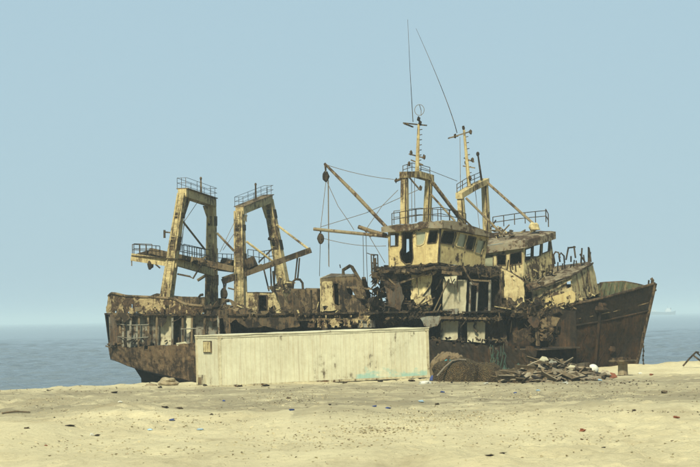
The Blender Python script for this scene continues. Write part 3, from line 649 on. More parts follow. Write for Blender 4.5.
# far and aft walls, floor, ceiling; the far wall has an opening that shows sky
ua, _, wtop = loc(side(388, 231)); uc, _, wlow = loc(side(388.6, 267)); uf = loc(front(489, 237))[0]; ub = loc(front(484, 264))[0]
fw = Plane(wld(ua, 2.9, wtop), wld(uf, 2.9, wtop - .2), wld(ua, 2.9, wlow))
fo = fw(404, 236)
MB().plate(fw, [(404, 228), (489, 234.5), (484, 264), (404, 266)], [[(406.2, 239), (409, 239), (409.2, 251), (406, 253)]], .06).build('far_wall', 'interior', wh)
aft = [side(388, 231), fw(404, 230.5), fw(404, 266), side(388.6, 267)]
q = lambda s, t: aft[0].lerp(aft[1], s).lerp(aft[3].lerp(aft[2], s), t)
MB().sheet(q, 12, 8, lambda s, t: (.08 < s < .45 and .18 < t < .6), .06, 0, -UX).build('aft_wall', 'cream_worn', wh)
MB().poly([side(387, 267.2), side(438.4, 262.6), front(454, 265), front(472.6, 266.8), front(484, 264.6), fw(404, 266)], .1, ZX).build('floor', 'rust_dark', wh)
# roof: brow round the edge, slab inside
rim = [side(387.3, 231.6) - VX * .25 - UX * .25, side(410, 229) - VX * .25, side(428, 227) - VX * .25, fr0 + front.n * .2 - VX * .25 + ZX * -.03, front(455, 229) + front.n * .28, front(470, 232.5) + front.n * .28, front(489, 236.8) + front.n * .28 + UX * .05, fw(487, 237) + VX * .25, fw(440, 231) + VX * .25, fw(405, 229.5) + VX * .25 - UX * .2]
hts = [.25, .22, .24, .32, .36, .34, .2, .2, .2, .2]
m = MB(); n = len(rim); fine = []
for i in range(n):
    for k in range(5): fine.append((rim[i].lerp(rim[(i + 1) % n], k / 5), hts[i] + (hts[(i + 1) % n] - hts[i]) * k / 5))
low = [p - ZX * (.06 + .09 * N(i * .9, 3)) for i, (p, h) in enumerate(fine)]; up = [p + ZX * (h + .12 * N(i * 1.3, 9)) for i, (p, h) in enumerate(fine)]
k = len(fine); cc = sum((p for p, h in fine), Vector()) / k
upi = [p.lerp(cc + ZX * .4, .12) + ZX * .05 for p in up]
m.add(low + up + upi, [(i, (i + 1) % k, k + (i + 1) % k, k + i) for i in range(k)] + [(k + i, k + (i + 1) % k, 2 * k + (i + 1) % k, 2 * k + i) for i in range(k)] + [tuple(range(2 * k, 3 * k)), tuple(range(k))[::-1]])
m.build('roof', 'roof_grey', wh)
RT = lambda px, py, v: on(px, py, v)
railing(wh, [on(392, 226, -2.4), on(416, 222, -2.4), on(441, 220, -2.6), on(466, 226, .6)], .68, 9, r=.022)
railing(wh, [on(394, 224, 1.5), on(420, 221, 2.2), on(462, 224, 2.6)], .72, 7, r=.02)
# platform under the wheelhouse, ragged edge
pf = [on(376, 268, -3.3), on(400, 270, -3.6), on(438, 266, -3.6), on(470, 270, -2.2), on(497, 273, 1.0), on(500, 268, 3.2), on(420, 266, 3.2), on(384, 266, 1)]
m = MB(); jp = []
for i in range(len(pf)):
    for s in range(7): jp.append(pf[i].lerp(pf[(i + 1) % len(pf)], s / 7) + Vector((rnd.uniform(-.18, .18), rnd.uniform(-.18, .18), rnd.uniform(-.12, .1))))
m.poly(jp, .14, ZX); m.build('bridge_deck', 'rust_dark', A)
rubble(A, [(378, 267, 440, 273, -3.7, -2.6, 75, .17), (440, 266, 500, 276, -3.4, -.5, 90, .17), (374, 266, 388, 286, -3.2, -1.5, 50, .25), (486, 268, 500, 282, -1, 1.5, 30, .18)], 21, ('rust_dark', 'rust_dark', 'rust_mid'))
for (a, b, w) in (((405, 274.5), (417, 268.5), .1), ((372, 262), (372.5, 272), .05), ((463, 266), (470, 280), .09), ((470, 280), (490, 281), .09), ((400, 283), (432, 271), .1), ((442, 272), (462, 274), .18), ((386, 276), (400, 290), .08), ((449, 279), (431.5, 316), .06), ((434, 318), (441, 304), .05)):
    MB().bar(on(*a, -3.3), on(*b, -3.1), w, w).build('bent_girder', 'rust_mid', A)
for pts, mat in (([(376, 266), (392, 268), (398, 280), (394, 292), (385, 286), (378, 276)], 'rust_dark'), ([(384, 280), (398, 279), (404, 296), (400, 311), (388, 305)], 'interior'), ([(444, 276), (457, 275.5), (455, 284), (451, 283), (446, 281)], 'panel_white')):
    MB().plate(PV(-3.2), pts, (), .05, .8, 3).build('torn_plate', mat, A)
# cabin walls laid open below
cab1 = PV(-2.6)
for pts, mat in (([(411.5, 275), (430.5, 275), (430.5, 310), (424, 312), (411.5, 306)], 'panel_white'), ([(443, 279), (454.5, 280), (454.3, 312.5), (442.6, 312.5)], 'panel_white'), ([(454.9, 280), (466.8, 280), (465.5, 313.6), (454.7, 312.6)], 'panel_white'),
                 ([(440.8, 321), (449.5, 320.5), (449.5, 340), (440.4, 339.5)], 'panel_white'), ([(449.8, 320.5), (458.2, 321), (457.8, 340), (449.8, 340)], 'panel_white'), ([(467.4, 321.8), (476, 321.6), (476, 342), (467.2, 342)], 'panel_white'), ([(476.3, 321.6), (485, 321.8), (484.8, 343.2), (476.3, 342.2)], 'panel_white')):
    MB().plate(cab1, pts, (), .06, .25, 5).build('cabin_panel', mat, A)
MB().plate(PV(-2.75), [(411, 275), (432, 275), (431, 284), (426, 291), (422, 297), (417, 299), (411, 303)], (), .03, .8, 3).build('peeling_sheet', 'cream_worn', A)
MB().plate(PV(-2.8), [(443, 309), (458, 308.5), (457.5, 314), (442, 314)], (), .08, .2).build('locker', 'panel_grey', A)
MB().plate(PV(-2.75), [(413, 298), (431, 295), (433, 305), (428, 312), (420, 310)], (), .05, 1, 3).build('peeling_sheet', 'cream_worn', A)
MB().plate(PV(-2.7), [(469.5, 282), (478.5, 283), (477, 315), (468.5, 315)], [[(471, 285), (476.8, 285.6), (475.6, 313), (470.4, 313)]], .07).build('door_frame', 'panel_grey', A)
MB().bar(on(490, 280, -2.5), on(489.5, 316, -2.5), .12, .12).build('pillar', 'panel_grey', A)
MB().bar(on(461, 322, -2.3), on(461, 340, -2.3), .1, .1).build('pillar', 'panel_grey', A)
# the dark rooms behind
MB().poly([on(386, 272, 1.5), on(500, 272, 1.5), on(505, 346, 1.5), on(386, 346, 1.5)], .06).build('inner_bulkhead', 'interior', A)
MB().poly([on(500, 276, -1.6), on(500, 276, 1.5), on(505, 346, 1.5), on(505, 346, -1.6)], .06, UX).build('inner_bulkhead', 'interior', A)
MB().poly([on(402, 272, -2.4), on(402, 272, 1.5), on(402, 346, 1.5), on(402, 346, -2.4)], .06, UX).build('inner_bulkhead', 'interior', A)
m = MB(); m.poly([on(398, 315.5, -3.3), on(440, 316.5, -3.4), on(486, 317, -3.2), on(506, 316, -1), on(506, 315, 1.5), on(404, 314, 1.5)], .14, ZX); m.build('cabin_deck', 'rust_dark', A)
MB().bar(on(441, 317.6, -3.2), on(487, 318.6, -3.2), .26, .12).build('deck_beam', 'rust_mid', A)
rubble(A, [(398, 313, 440, 318, -3.4, -2.8, 60, .22), (440, 315.5, 500, 319.5, -3.4, -2.9, 70, .16), (430, 338, 505, 342.5, -3.4, -2.9, 50, .13), (402, 300, 430, 318, -3.2, -2.8, 30, .3)], 31, ('rust_dark', 'rust_dark', 'rust_mid'))
MB().plate(PV(-3.5), [(420, 318), (430, 316), (440, 315.5), (441, 319), (437, 326), (430, 328), (424, 326)], (), .05, .7, 3).build('curled_plate', 'panel_grey', A)
MB().tube([on(476, 322.5, -2.8), on(474, 326, -2.8), (on(475, 330, -2.8)), on(477.5, 332, -2.8)], .06).build('bent_hook', 'rust_dark', A)
# right end of the cut: interior walls and torn plating
MB().plate(PV(-1.2), [(504, 318), (546, 320), (548, 347), (502, 347)], (), .06, .6).build('inner_bulkhead', 'hull_rust', A)
for pts, v, mat in (([(486, 318), (503, 316), (508, 346), (486, 345)], -1.5, 'interior'), ([(512, 332), (526, 328), (530, 334), (521, 342), (513, 343)], -2.2, 'hull_brown'), ([(536, 322), (548, 316), (560, 318), (556, 326), (545, 330)], -2.4, 'rust_mid'), ([(538, 332), (546, 326), (554, 328), (550, 338), (541, 341)], -2.4, 'hull_brown'), ([(534, 318), (538, 317), (540, 346), (536, 346)], -2.6, 'rust_mid'), ([(503, 307), (520, 305), (545, 314), (540, 320), (520, 316), (506, 318)], -1.8, 'rust_dark'), ([(546, 312), (562, 308), (566, 318), (556, 325), (548, 322)], -2, 'rust_dark')):
    MB().plate(PV(v), pts, (), .05, .9, 3).build('torn_plate', mat, A)
rubble(A, [(500, 304, 545, 319, -2.4, 0, 80, .24), (530, 314, 558, 346, -2.6, -1, 60, .22), (486, 308, 510, 318, -2, 0, 30, .2)], 41, ('rust_dark', 'rust_dark', 'rust_mid'))
for k in range(18): scrap(A, on(rnd.uniform(530, 560), rnd.uniform(312, 345), rnd.uniform(-2.8, -1.4)), rnd.uniform(.25, .5), rnd.choice(('hull_brown', 'rust_dark', 'rust_dark', 'hull_rust')))
for k in range(12): scrap(A, on(rnd.uniform(498, 545), rnd.uniform(302, 319), rnd.uniform(-2.4, -.4)), rnd.uniform(.3, .6), rnd.choice(('rust_mid', 'rust_dark', 'rust_dark')))
# ---- goalpost mast on a wheelhouse roof
def goalpost(parent, p):
    m = MB(); a, b = p['lt'], p['rt']; mid_ = a.lerp(b, .5) + ZX * p['arch']
    m.beam(a - VX * .25, mid_, (.42, .34), None, UX, ZX); m.beam(mid_, b + VX * .25, (.42, .34), None, UX, ZX); g = m.build('goalpost_mast', 'gantry_paint', parent)
    for q0, q1 in ((p['lb'], a), (p['rb'], b)): MB().beam(q0, q1, (.4, .34), (.34, .3)).build('post', 'gantry_paint', g); MB().bar(q0 - VX * .2 + UX * .14, q1 - VX * .18 + UX * .12, .06, .06).build('conduit', 'rust_dark', g)
    mb, mt = p['mast']; MB().tube([mb, mb.lerp(mt, .5), mt], [.13, .1, .07], 8).build('topmast', 'gantry_paint', g)
    for i in range(9):
        c = mb.lerp(mt, .08 + i * .1); MB().tube([c, c + UX * .22 + ZX * .03], .025, 5).build('mast_step', 'rust_dark', g)
    for q0, q1 in p['arms']: MB().bar(q0, q1, .07, .07).build('mast_arm', 'rust_mid', g)
    for q in p['lamps']: MB().ball(q, .085, .085, .13, 8, 6, .3, q.x).build('mast_lamp', 'rust_dark', g)
    return g
G1 = dict(lt=on(404.6, 175, -1.3), rt=on(429, 178, 1.2), lb=on(404.5, 224, -1.5), rb=on(427, 222, 1.4), arch=.12, mast=(on(417, 175, 0), on(418.7, 124, 0)), arms=[(on(403, 123, -.3), on(427, 125.5, .3)), (on(404, 123.5, -.5), on(413, 127, .2)), (on(409, 154, 0), on(424, 158, 0)), (on(411, 160, 0), on(423, 165, 0))], lamps=[on(418.6, 119, 0), on(420, 123, 0), on(411, 153, 0), on(424, 157, 0), on(396, 180.5, -1.3), on(409, 164, 0), on(420.5, 188, -.2)])
g1 = goalpost(A, G1)
MB().tube([on(396, 181, -1.3), on(404, 177.5, -1.3)], .07).build('mast_arm', 'rust_mid', g1)
rp = on(419.4, 110, 0); MB().tube([rp + UX * .28 * math.cos(t * math.pi / 10) + ZX * .3 * math.sin(t * math.pi / 10) for t in range(21)], .016, 5).build('loop_antenna', 'rope', g1)
MB().tube([rp - ZX * .3 + VX * .25, rp + VX * .28 , rp + ZX * .3], .018, 5).build('loop_antenna', 'rope', g1)
wire(g1, [on(413, 122, 0), on(410, 70, 0), on(407.7, 19.5, 0)], [.024, .014, .009], 'whip_antenna', 'rust_dark')
railing(g1, [on(403, 174, -1.2), on(412, 171, -.2), on(430, 175.5, 1.3)], .45, 4, r=.02)
for q in ((408, 182, 408.5, 224), (411.5, 180, 412, 223), (414.5, 178, 415, 222)): wire(g1, [on(q[0], q[1], -.6), on(q[2], q[3], -.6)])
wire(g1, [on(409, 177, -1), on(420, 190, -.4)], .05)
MB().tube([on(431.5, 181, 1.2), on(462, 221.5, 2.4)], .11).build('stay_boom', 'boom_paint', g1)
MB().tube([on(430.5, 194, 1.0), on(455, 221, 1.2)], .06).build('stay_boom', 'boom_paint', g1)
MB().tube([on(427.5, 177, 1.2), on(448, 203, 1.6), on(474, 229, 2.6)], .05).build('stay_boom', 'rust_mid', g1)
# derrick booms and rigging on the left of the wheelhouse
bm_ = MB().tube([on(324.5, 163.5, -2.6), on(355, 194, -2.6), on(388, 229, -2.6)], [.07, .11, .1], 8).build('derrick_boom', 'boom_paint', A)
MB().tube([on(313.5, 229, -3.6), on(388, 236.5, -2.8)], .09, 8).build('derrick_boom', 'boom_paint', A)
MB().tube([on(358.5, 226.8, -3.0), on(372, 231.5, -3.0), on(387, 235.5, -2.7)], .11, 8).build('derrick_boom', 'rust_mid', A)
block(bm_, on(325.8, 176.5, -2.6), .3); block(bm_, on(320.7, 238.5, -3.4), .3); wire(bm_, [on(324.6, 164, -2.6), on(325.8, 172, -2.6)], .04); wire(bm_, [on(320.7, 229.5, -3.4), on(320.7, 233, -3.4)], .04)
wire(bm_, [on(324, 164, -2.6), on(394, 179.5, -1.4)], sag=.12); wire(bm_, [on(326, 181, -2.6), on(320.5, 229, -3.4)]); wire(bm_, [on(328.5, 180, -2.6), on(329, 267, -2.6)], .022); wire(bm_, [on(328, 181, -2.6), on(328.6, 266, -2.6)])
wire(bm_, [on(320.3, 241, -3.4), on(319.5, 276, -2)]); wire(bm_, [on(327, 182, -2.6), on(338, 206, -2.6), on(349, 222, -2.7), on(354, 230, -2.7)]); wire(bm_, [on(320.5, 227, -3.4), on(366, 213, -2.4), on(420, 189, -1)], sag=0)
wire(bm_, [on(324, 238.5, -3.4), on(386, 246, -2.6)], sag=.14); wire(bm_, [on(363, 236, -3.0), on(364, 290, -1.5)]); wire(bm_, [on(366, 236, -3), on(367.5, 284, -1.5)]); wire(bm_, [on(368, 234, -3), on(385, 263, -2.6)]); wire(bm_, [on(367, 228, -3), on(382, 206, -2.4), on(398, 190, -1.6)])
wire(bm_, [on(361, 227, -3), on(371, 237, -3), on(374, 230, -3)], .03)
m = MB()
for x in (371.2, 373.5, 377.6): m.tube([on(x, 254.5, -3), on(x + .6, 273, -3)], .035, 5)
for y in (254.5, 263, 272): m.tube([on(371, y, -3), on(378, y + .5, -3)], .035, 5)
m.build('lamp_cage', 'rust_dark', A); MB().tube([on(374.5, 258, -3), on(375, 270, -3)], .1, 8).build('lamp', 'rust_mid', A)
MB().bar(on(367, 253, -3), on(375, 256, -3), .04, .04).build('lamp_bracket', 'rust_dark', A)
MB().poly([on(371, 272, -3.4), on(392, 276, -3.2), on(398, 288, -3), on(386, 283, -3), on(372, 277, -3.3)], .1).build('torn_plate', 'rust_dark', A)
# ------------------------------------------------------------------ far wreck: leans towards the near one, bow to the right
Bv = 7.8
B = empty('wrecked_trawler', wld(8, Bv, 0), 'rusted trawler wreck lying behind the other, dark brown bow pointing right', 'shipwreck', 'wrecked trawlers')
LIST = math.tan(R(11))
HB = [(200, 312, 372, 3.6, 3.3), (430, 312, 376, 3.6, 3.2), (530, 311, 377, 3.6, 3.1), (555, 308, 377, 3.45, 2.75), (573, 304.5, 377, 3.2, 2.3), (601.4, 298.2, 376.5, 2.45, 1.45), (620, 293.3, 376, 1.75, .75), (638, 288.2, 375.5, .95, .2), (648, 285.4, 375, .42, .05), (655, 283.3, 374.5, .05, .02)]
STEM = [(0, 655), (.3, 648.5), (.6, 642), (1, 634)]
def hullB(px, t):
    r = interp(HB, px); rake = (px - 520) / 135 if px > 520 else 0; b = r[3] + (r[4] - r[3]) * (t ** .8)
    x = px - 21 * t * max(0, rake) ** 1.5; y = r[1] + (r[2] - r[1]) * t
    return on(x, y, Bv - b)
def nb(s, t): return hullB(530 + s * 125, t)
def dent(p, t): u, v, w = loc(p); return VX * (.03 * math.cos(u * 2 * math.pi / .62) * min(1, 4 * t * (1.1 - t)) + .09 * N(u * .8, w * .9, 5) + .04 * N(u * 2.3, w * 2.1, 8))   # plating hollowed between the frames
def torn(s, t): return s < .17 * (1 - .6 * t) + .07 * N(t * 7, 1) + .05 * N(t * 21, 6)
def strake(t0, t1, mat, proud, name, hole=None):
    MB().sheet(lambda s, t: nb(s, t0 + (t1 - t0) * t) - VX * proud + dent(nb(s, t0 + (t1 - t0) * t), t0 + (t1 - t0) * t), 130, max(4, int((t1 - t0) * 40)), lambda s, t: torn(s, t0 + (t1 - t0) * t), .06, .012).build(name, mat, B)
strake(0, .3, 'hull_dark', .03, 'upper_strake'); strake(.3, .62, 'bow_rust', 0, 'middle_strake'); strake(.62, 1, 'bow_rust', -.02, 'lower_strake')
MB().tube([nb(.2 + .8 * k / 24, .3) - VX * .05 for k in range(25)], .05, 6).build('rubbing_strake', 'hull_rust', B)
MB().tube([nb(.33 + .67 * k / 24, 0) for k in range(25)], .075, 6).build('bulwark_rail', 'hull_brown', B)
MB().tube([nb(1, k / 10) + UX * .03 for k in range(11)], [.1] * 11, 6).build('stem_bar', 'hull_brown', B)
def fb(s, t):                                               # far side, raised by the list
    p = hullB(200 + s * 455 if s < 0 else 530 + s * 125, t); u, v, w = loc(p); b = Bv - v; return wld(u, Bv + b, w + 2 * b * LIST * (1 - .5 * t))
def fbt(s, t):
    p = fb(s, t); u, v, w = loc(p); return wld(u, v, w - max(0, s - .55) * 0.9 * (1 - t))
MB().sheet(fbt, 50, 8, None, .06, .01, VX).build('far_plating', 'hull_rust', B)
MB().sheet(lambda s, t: fbt(.3 + .7 * s, t * .3) - VX * .05 - UX * .04, 40, 4, lambda s, t: .30 < s < .36 and .55 < t < .95, .03, .01).build('bulwark_lining', 'inner_green', B)
for k in range(10): MB().bar(fbt(.36 + k * .062, 0) - VX * .12, fbt(.36 + k * .062, .28) - VX * .35, .06, .16).build('bulwark_stay', 'inner_green', B)
MB().tube([fbt(.3 + .7 * k / 20, 0) for k in range(21)], .07, 6).build('bulwark_rail', 'hull_brown', B)
def fdeck(s, t): a = nb(.3 + .68 * s, .2); b = fbt(.3 + .68 * s, .2); return a.lerp(b, t)
MB().sheet(fdeck, 20, 8, None, .06, .01, ZX).build('fore_deck', 'rust_mid', B)
# after body, mostly hidden behind the near wreck
def aft_(s, t): return hullB(205 + s * 340, t)
MB().sheet(aft_, 40, 6, None, .06, .01).build('side_plating', 'hull_rust', B)
def aftd(s, t): p = hullB(205 + s * 340, 0); u, v, w = loc(p); return wld(u, v + 7.2 * t, w + 7.2 * LIST * .4 * t - .02)
MB().sheet(aftd, 40, 8, None, .08, .01, ZX).build('deck', 'rust_dark', B)
def aftf(s, t): p = hullB(205 + s * 340, t); u, v, w = loc(p); return wld(u, 2 * Bv - v, w + 7 * LIST * .4 * (1 - t))
MB().sheet(aftf, 30, 5, None, .06, .01, VX).build('far_plating', 'hull_rust', B)
p0 = aft_(0, 0); p1 = aft_(0, 1); MB().poly([aft_(0, 0), aftf(0, 0), aftf(0, 1), aft_(0, 1)], .06, -UX).build('transom_plate', 'hull_rust', B)
for s_ in (.3, .47, .64, .8): MB().tube([nb(s_ + .02 * math.sin(k), .32 + .66 * k / 14) - VX * .03 + dent(nb(s_, .32 + .66 * k / 14), .32 + .66 * k / 14) for k in range(15)], .02, 5).build('weld_seam', 'hull_rust', B)
MB().bar(hullB(602.6, .14) - VX * .08, hullB(604.5, .9) - VX * .08, .18, .14).build('anchor_pipe', 'hull_rust', B)
MB().ball(hullB(602, .12) - VX * .05, .45, .25, .24, 10, 6, .4, 3).build('hawse_lip', 'hull_rust', B)
MB().ball(hullB(622, .68) - VX * .02, .2, .12, .2, 8, 6, .3, 5).build('hawse_lip', 'hull_rust', B)
for k in range(14):
    s = rnd.uniform(.35, .95); t = rnd.uniform(.08, .9); scrap_p = nb(s, t)
for x in (648.5, 651.5, 653): MB().tube([on(x, 284, Bv), on(x + .4, 277.5 + abs(651 - x), Bv)], .05, 6).build('bow_chock', 'rust_dark', B)
MB().tube([on(650.5, 279.5, Bv), on(652, 278, Bv), on(653.6, 281, Bv)], .05, 6).build('bow_chock', 'rust_dark', B)
for i in range(16):                                         # chain hanging from the stem
    c = on(643.3 + .25 * math.sin(i), 333 + i * 2.25, Bv - .6); MB().ball(c, .035 if i % 2 else .06, .06 if i % 2 else .035, .085, 6, 5).build('chain_link', 'rust_dark', B)
for x, y, s in ((552, 318, .5), (549, 329, .55), (545, 338, .5), (556, 312, .45), (541, 345, .5), (560, 326, .4)): scrap(B, on(x, y, 4.1), s, rnd.choice(('hull_brown', 'hull_rust', 'rust_mid')))
# ---- far gantry
GB = dict(bl=on(241.5, 318, 4.7), tl=on(239.8, 211, 5.1), br=on(287, 300, 10.9), tr=on(268.5, 199, 10.4), s0=(.56, .62), s1=(.44, .5), light=.55)
gb = gantry(B, GB, .6)
MB().bar(on(222, 282, 4.3), on(311, 250, 6.6), .26, .34).build('derrick_boom', 'rust_mid', gb); MB().bar(on(222, 278.5, 4.5), on(262, 265, 5.6), .12, .16).build('derrick_boom', 'boom_paint', gb)
MB().tube([on(277, 225, 9.6), on(310.5, 250.5, 6.6)], .07).build('brace', 'gantry_paint', gb); MB().tube([on(246.5, 241.5, 5.2), on(273, 261.5, 6.2)], .07).build('brace', 'gantry_paint', gb)
MB().bar(on(216, 266, 4.6), on(248, 270, 6.0), .4, .5).build('platform_beam', 'rust_dark', gb); MB().tube([on(248.5, 259, 5.2), on(252.5, 268, 5.2)], .38, 10).build('rope_drum', 'rust_dark', gb); MB().tube([on(222, 262, 4.8), on(233, 264, 4.8)], .25, 10).build('rope_drum', 'rust_dark', gb)
railing(gb, [on(218, 262, 4.7), on(236, 263, 5)], .5, 4, r=.02); railing(gb, [on(248, 262, 6), on(262, 264, 6.4), on(274, 262, 8)], .75, 5, r=.022)
MB().tube([on(259, 262, 6.2), on(272, 249, 9.5)], .05).build('brace', 'rust_dark', gb)
for q in ((264, 270, 269, 291), (270.5, 266, 271.5, 290), (275, 264, 274, 292), (297.5, 257, 295, 280)): MB().tube([on(q[0], q[1], 6.4), on(q[2], q[3], 6.2)], .05).build('prop', 'rust_dark', gb)
block(gb, on(224, 294, 4.4), .36); wire(gb, [on(226, 283, 4.4), on(225, 290, 4.4)], .05); wire(gb, [on(228, 288, 4.4), on(236, 290, 4.7)], .05)
wire(gb, [on(234.5, 222, 4.9), on(220, 252, 3)]); wire(gb, [on(234.5, 233, 4.9), on(223, 250, 3)]); wire(gb, [on(246, 212, 5.2), on(246.5, 222, 5.2)], .03)
MB().tube([on(268.5, 238.5, 10), on(273.5, 239.5, 10)], .1).build('lamp', 'rust_dark', gb)
rubble(gb, [(272, 282, 292, 294, 6, 10, 40, .26)], 51)
# ---- wheelhouse of the far wreck
Z6 = lambda pts: [(470 + x / 4.45, 205 + y / 4.45) for x, y in pts]
bs = PL((486, 252, 5.0), (523, 247, 5.0), (523, 283, 4.9)); c0, c1 = on(523, 247, 5.0), on(524, 283, 4.9)
bf = Plane(c0, c1, on(551, 239, 8.4))
ws = [Z6(q) for q in ([(62, 226), (104, 224), (104, 274), (62, 274)], [(120, 222), (160, 220), (160, 268), (122, 268)], [(178, 216), (231, 205), (232, 260), (176, 270)])]
wf = [Z6(q) for q in ([(246, 198), (275, 188), (273, 242), (244, 252)], [(281, 182), (316, 172), (312, 225), (280, 236)], [(322, 162), (354, 152), (350, 205), (320, 217)])]
wb = MB().plate(bs, [(483, 253), (523, 246), (524, 284), (498, 274), (483, 270)], ws, .07).build('wheelhouse', 'cream_worn', B)
MB().plate(bf, [(523.3, 246), (551, 237.5), (555, 268), (548, 275), (524.3, 285)], wf, .07).build('front_wall', 'cream_worn', wb)
for lp in ws: framewin(bs, lp, wb, 'rust_mid')
for lp in wf: framewin(bf, lp, wb, 'rust_dark')
pane(bs, ws[0], wb)
MB().bar(bf(526.5, 255), bf(530.5, 254), .03, .03).build('window_bar', 'rust_dark', wb)
# far and aft walls with windows that let the sky through the front ones
back = wld(*(lambda u, v, w: (u - 4.6, v, w))(*loc(c0))); nbk = Vector(UX)
def rect(name, a, b, c, d, hole, mat, nrm, par): MB().sheet(lambda s, t: a.lerp(b, s).lerp(d.lerp(c, s), t), 16, 8, hole, .06, 0, nrm).build(name, mat, par)
f1 = bf(551, 238.5); f2 = bf(554.5, 266); k1 = f1 - UX * 4.6; k2 = f2 - UX * 4.6
rect('far_wall', k1, f1, f2, k2, lambda s, t: .6 < s < .97 and .06 < t < .6 and (s * 8) % 1 > .12, 'interior', VX, wb)
s1 = bs(484, 253); s2 = bs(484, 270)
rect('aft_wall', s1, k1, k2, s2, None, 'cream_worn', -UX, wb)
rb = [bs(484, 252.5) - VX * .25, bs(505, 249.5) - VX * .25, c0 - VX * .25 + UX * .2 + ZX * .02, bf(538, 242.5) + bf.n * .3, f1 + bf.n * .25 + VX * .2 + ZX * .05, f1 + VX * .3 - UX * 1.5 + ZX * .1, k1 + VX * .3 + ZX * .05]
fine = [rb[i].lerp(rb[(i + 1) % len(rb)], k / 5) for i in range(len(rb)) for k in range(5)]; k = len(fine); cc = sum(fine, Vector()) / k
lo = [p - ZX * .08 for p in fine]; up = [p + ZX * (.34 + .05 * N(i * .8, 2)) for i, p in enumerate(fine)]; ui = [p.lerp(cc + ZX * .5, .14) + ZX * .06 for p in up]
MB().add(lo + up + ui, [(i, (i + 1) % k, k + (i + 1) % k, k + i) for i in range(k)] + [(k + i, k + (i + 1) % k, 2 * k + (i + 1) % k, 2 * k + i) for i in range(k)] + [tuple(range(2 * k, 3 * k)), tuple(range(k))[::-1]]).build('roof', 'roof_grey', wb)
MB().poly([p + ZX * .36 for p in (rb[0] - VX * .012 + ZX * .02, rb[1] - VX * .01, rb[1] + VX * .9 + ZX * .12, rb[0] + VX * 1.2 + ZX * .12)], .03, ZX).build('roof_patch', 'blue_grey', wb)
railing(wb, [on(493, 228, 9.6), on(520, 224, 10.5), on(546, 221.5, 10.8)], .64, 5, r=.026); railing(wb, [on(546, 222, 10.8), on(548.5, 227, 8.2)], .75, 1, r=.03)
MB().ball(on(534.5, 227, 7.5), .32, .3, .28, 8, 6, .35, 9).build('roof_box', 'cream_worn', wb)
rubble(wb, [(491, 229, 514, 243, 6.0, 9.0, 60, .26), (514, 232, 545, 238, 7, 9, 14, .2)], 61, ('rust_mid', 'roof_grey', 'cream_peeling'))
# goalpost mast of the far wreck
G2 = dict(lt=on(460.5, 196, 5.7), rt=on(484.5, 181, 9.8), lb=on(464, 250, 5.5), rb=on(487.5, 244, 9.8), arch=.05, mast=(on(469.5, 190, 7.5), on(464, 130, 7.5)), arms=[(on(448, 138.5, 7.2), on(472, 131, 7.8)), (on(449, 138, 7.5), on(458, 136, 7.5)), (on(464, 158, 7.5), on(474, 162, 7.5)), (on(463, 166, 7.5), on(475, 168, 7.5))], lamps=[on(455, 136, 7.4), on(463.5, 128, 7.5), on(470.5, 132, 7.7), on(466, 163, 7.5), on(472.5, 160, 7.5), on(470, 178, 7.3)])
g2 = goalpost(B, G2)
wire(g2, [on(416 + 41 * (1 - (1 - k / 16) ** 1.16), 28.5 + 104.5 * k / 16, 7.4) for k in range(17)], [.009 + .001 * k for k in range(17)], 'whip_antenna', 'rust_dark')
MB().tube([on(481.5, 180, 9), on(478, 155, 9)], [.07, .05]).build('signal_post', 'rust_dark', g2); MB().ball(on(477.8, 154, 9), .1, .1, .14).build('mast_lamp', 'rust_dark', g2)
railing(g2, [on(457, 193, 5.5), on(468, 186, 7.5), on(481, 180.5, 9.5)], .5, 4, r=.022)
wire(g2, [on(460, 137, 7.5), on(460.5, 194, 6)]); wire(g2, [on(475, 188, 8), on(480, 232, 8)]); wire(g2, [on(421, 167, 0), on(457, 181, 6)])
MB().tube([on(486, 181.5, 9.8), on(536, 226, 7.6)], .08).build('stay_boom', 'boom_paint', g2); MB().tube([on(466, 198, 6), on(502, 234, 6.4)], .07).build('stay_boom', 'boom_paint', g2)
for q in ((486, 232, 489, 212), (490, 229, 496, 220)): MB().tube([on(q[0], q[1], 8.5), on(q[2], q[3], 8.5)], .04).build('bent_rod', 'rust_dark', g2)
# ---- superstructure below the far wheelhouse
b1 = PL((499, 268, 3.9), (524, 281, 4.2), (524, 304, 4.1))
q1 = MB().plate(b1, [(494, 266), (503, 269), (513, 274), (524, 281.4), (524.5, 306), (500, 308), (499, 285)], [[(501.5, 277), (504, 276), (505, 286), (502, 290)]], .07, .5, 4).build('side_house', 'cream_peeling', B)
MB().poly([on(494, 266, 3.9), on(524, 281.4, 4.2), on(530, 278, 6.2), on(500, 264, 6)], .06, ZX).build('roof', 'roof_grey', q1)
MB().poly([on(486, 268, 6.8), on(526, 272, 6.8), on(527, 312, 6.8), on(486, 312, 6.8)], .06).build('inner_bulkhead', 'interior', B); MB().poly([on(503, 285, 8.2), on(578, 284, 8.2), on(580, 312, 8.2), on(503, 312, 8.2)], .06).build('inner_bulkhead', 'interior', B)
MB().bar(on(503, 271, 3.8), on(503, 305, 3.8), .09, .06).build('rib', 'rust_mid', q1)
d1, d2, d3_ = on(525, 287, 4.9), on(571, 276.5, 6.6), on(593, 263.6, 9.8)
p1 = Plane(d1, d2, on(525, 305, 4.9)); p2 = Plane(d2, d3_, on(573, 300, 6.6))
fh = MB().plate(p1, [(525, 286), (531.8, 290.3), (571, 276), (573, 301), (550, 304), (525, 306)], [[(525.6, 292), (532, 291.5), (533.5, 302), (526, 304)], [(566.8, 282), (571, 280.5), (571.4, 287), (567.6, 288.6)]], .07, .3, 5).build('fore_house', 'cream_peeling', B)
MB().plate(p2, [(571.3, 275.8), (582, 269.5), (592.6, 263.5), (599.5, 293), (590, 297), (573.3, 301.5)], (), .07, .3, 5).build('front_wall', 'cream_peeling', fh)
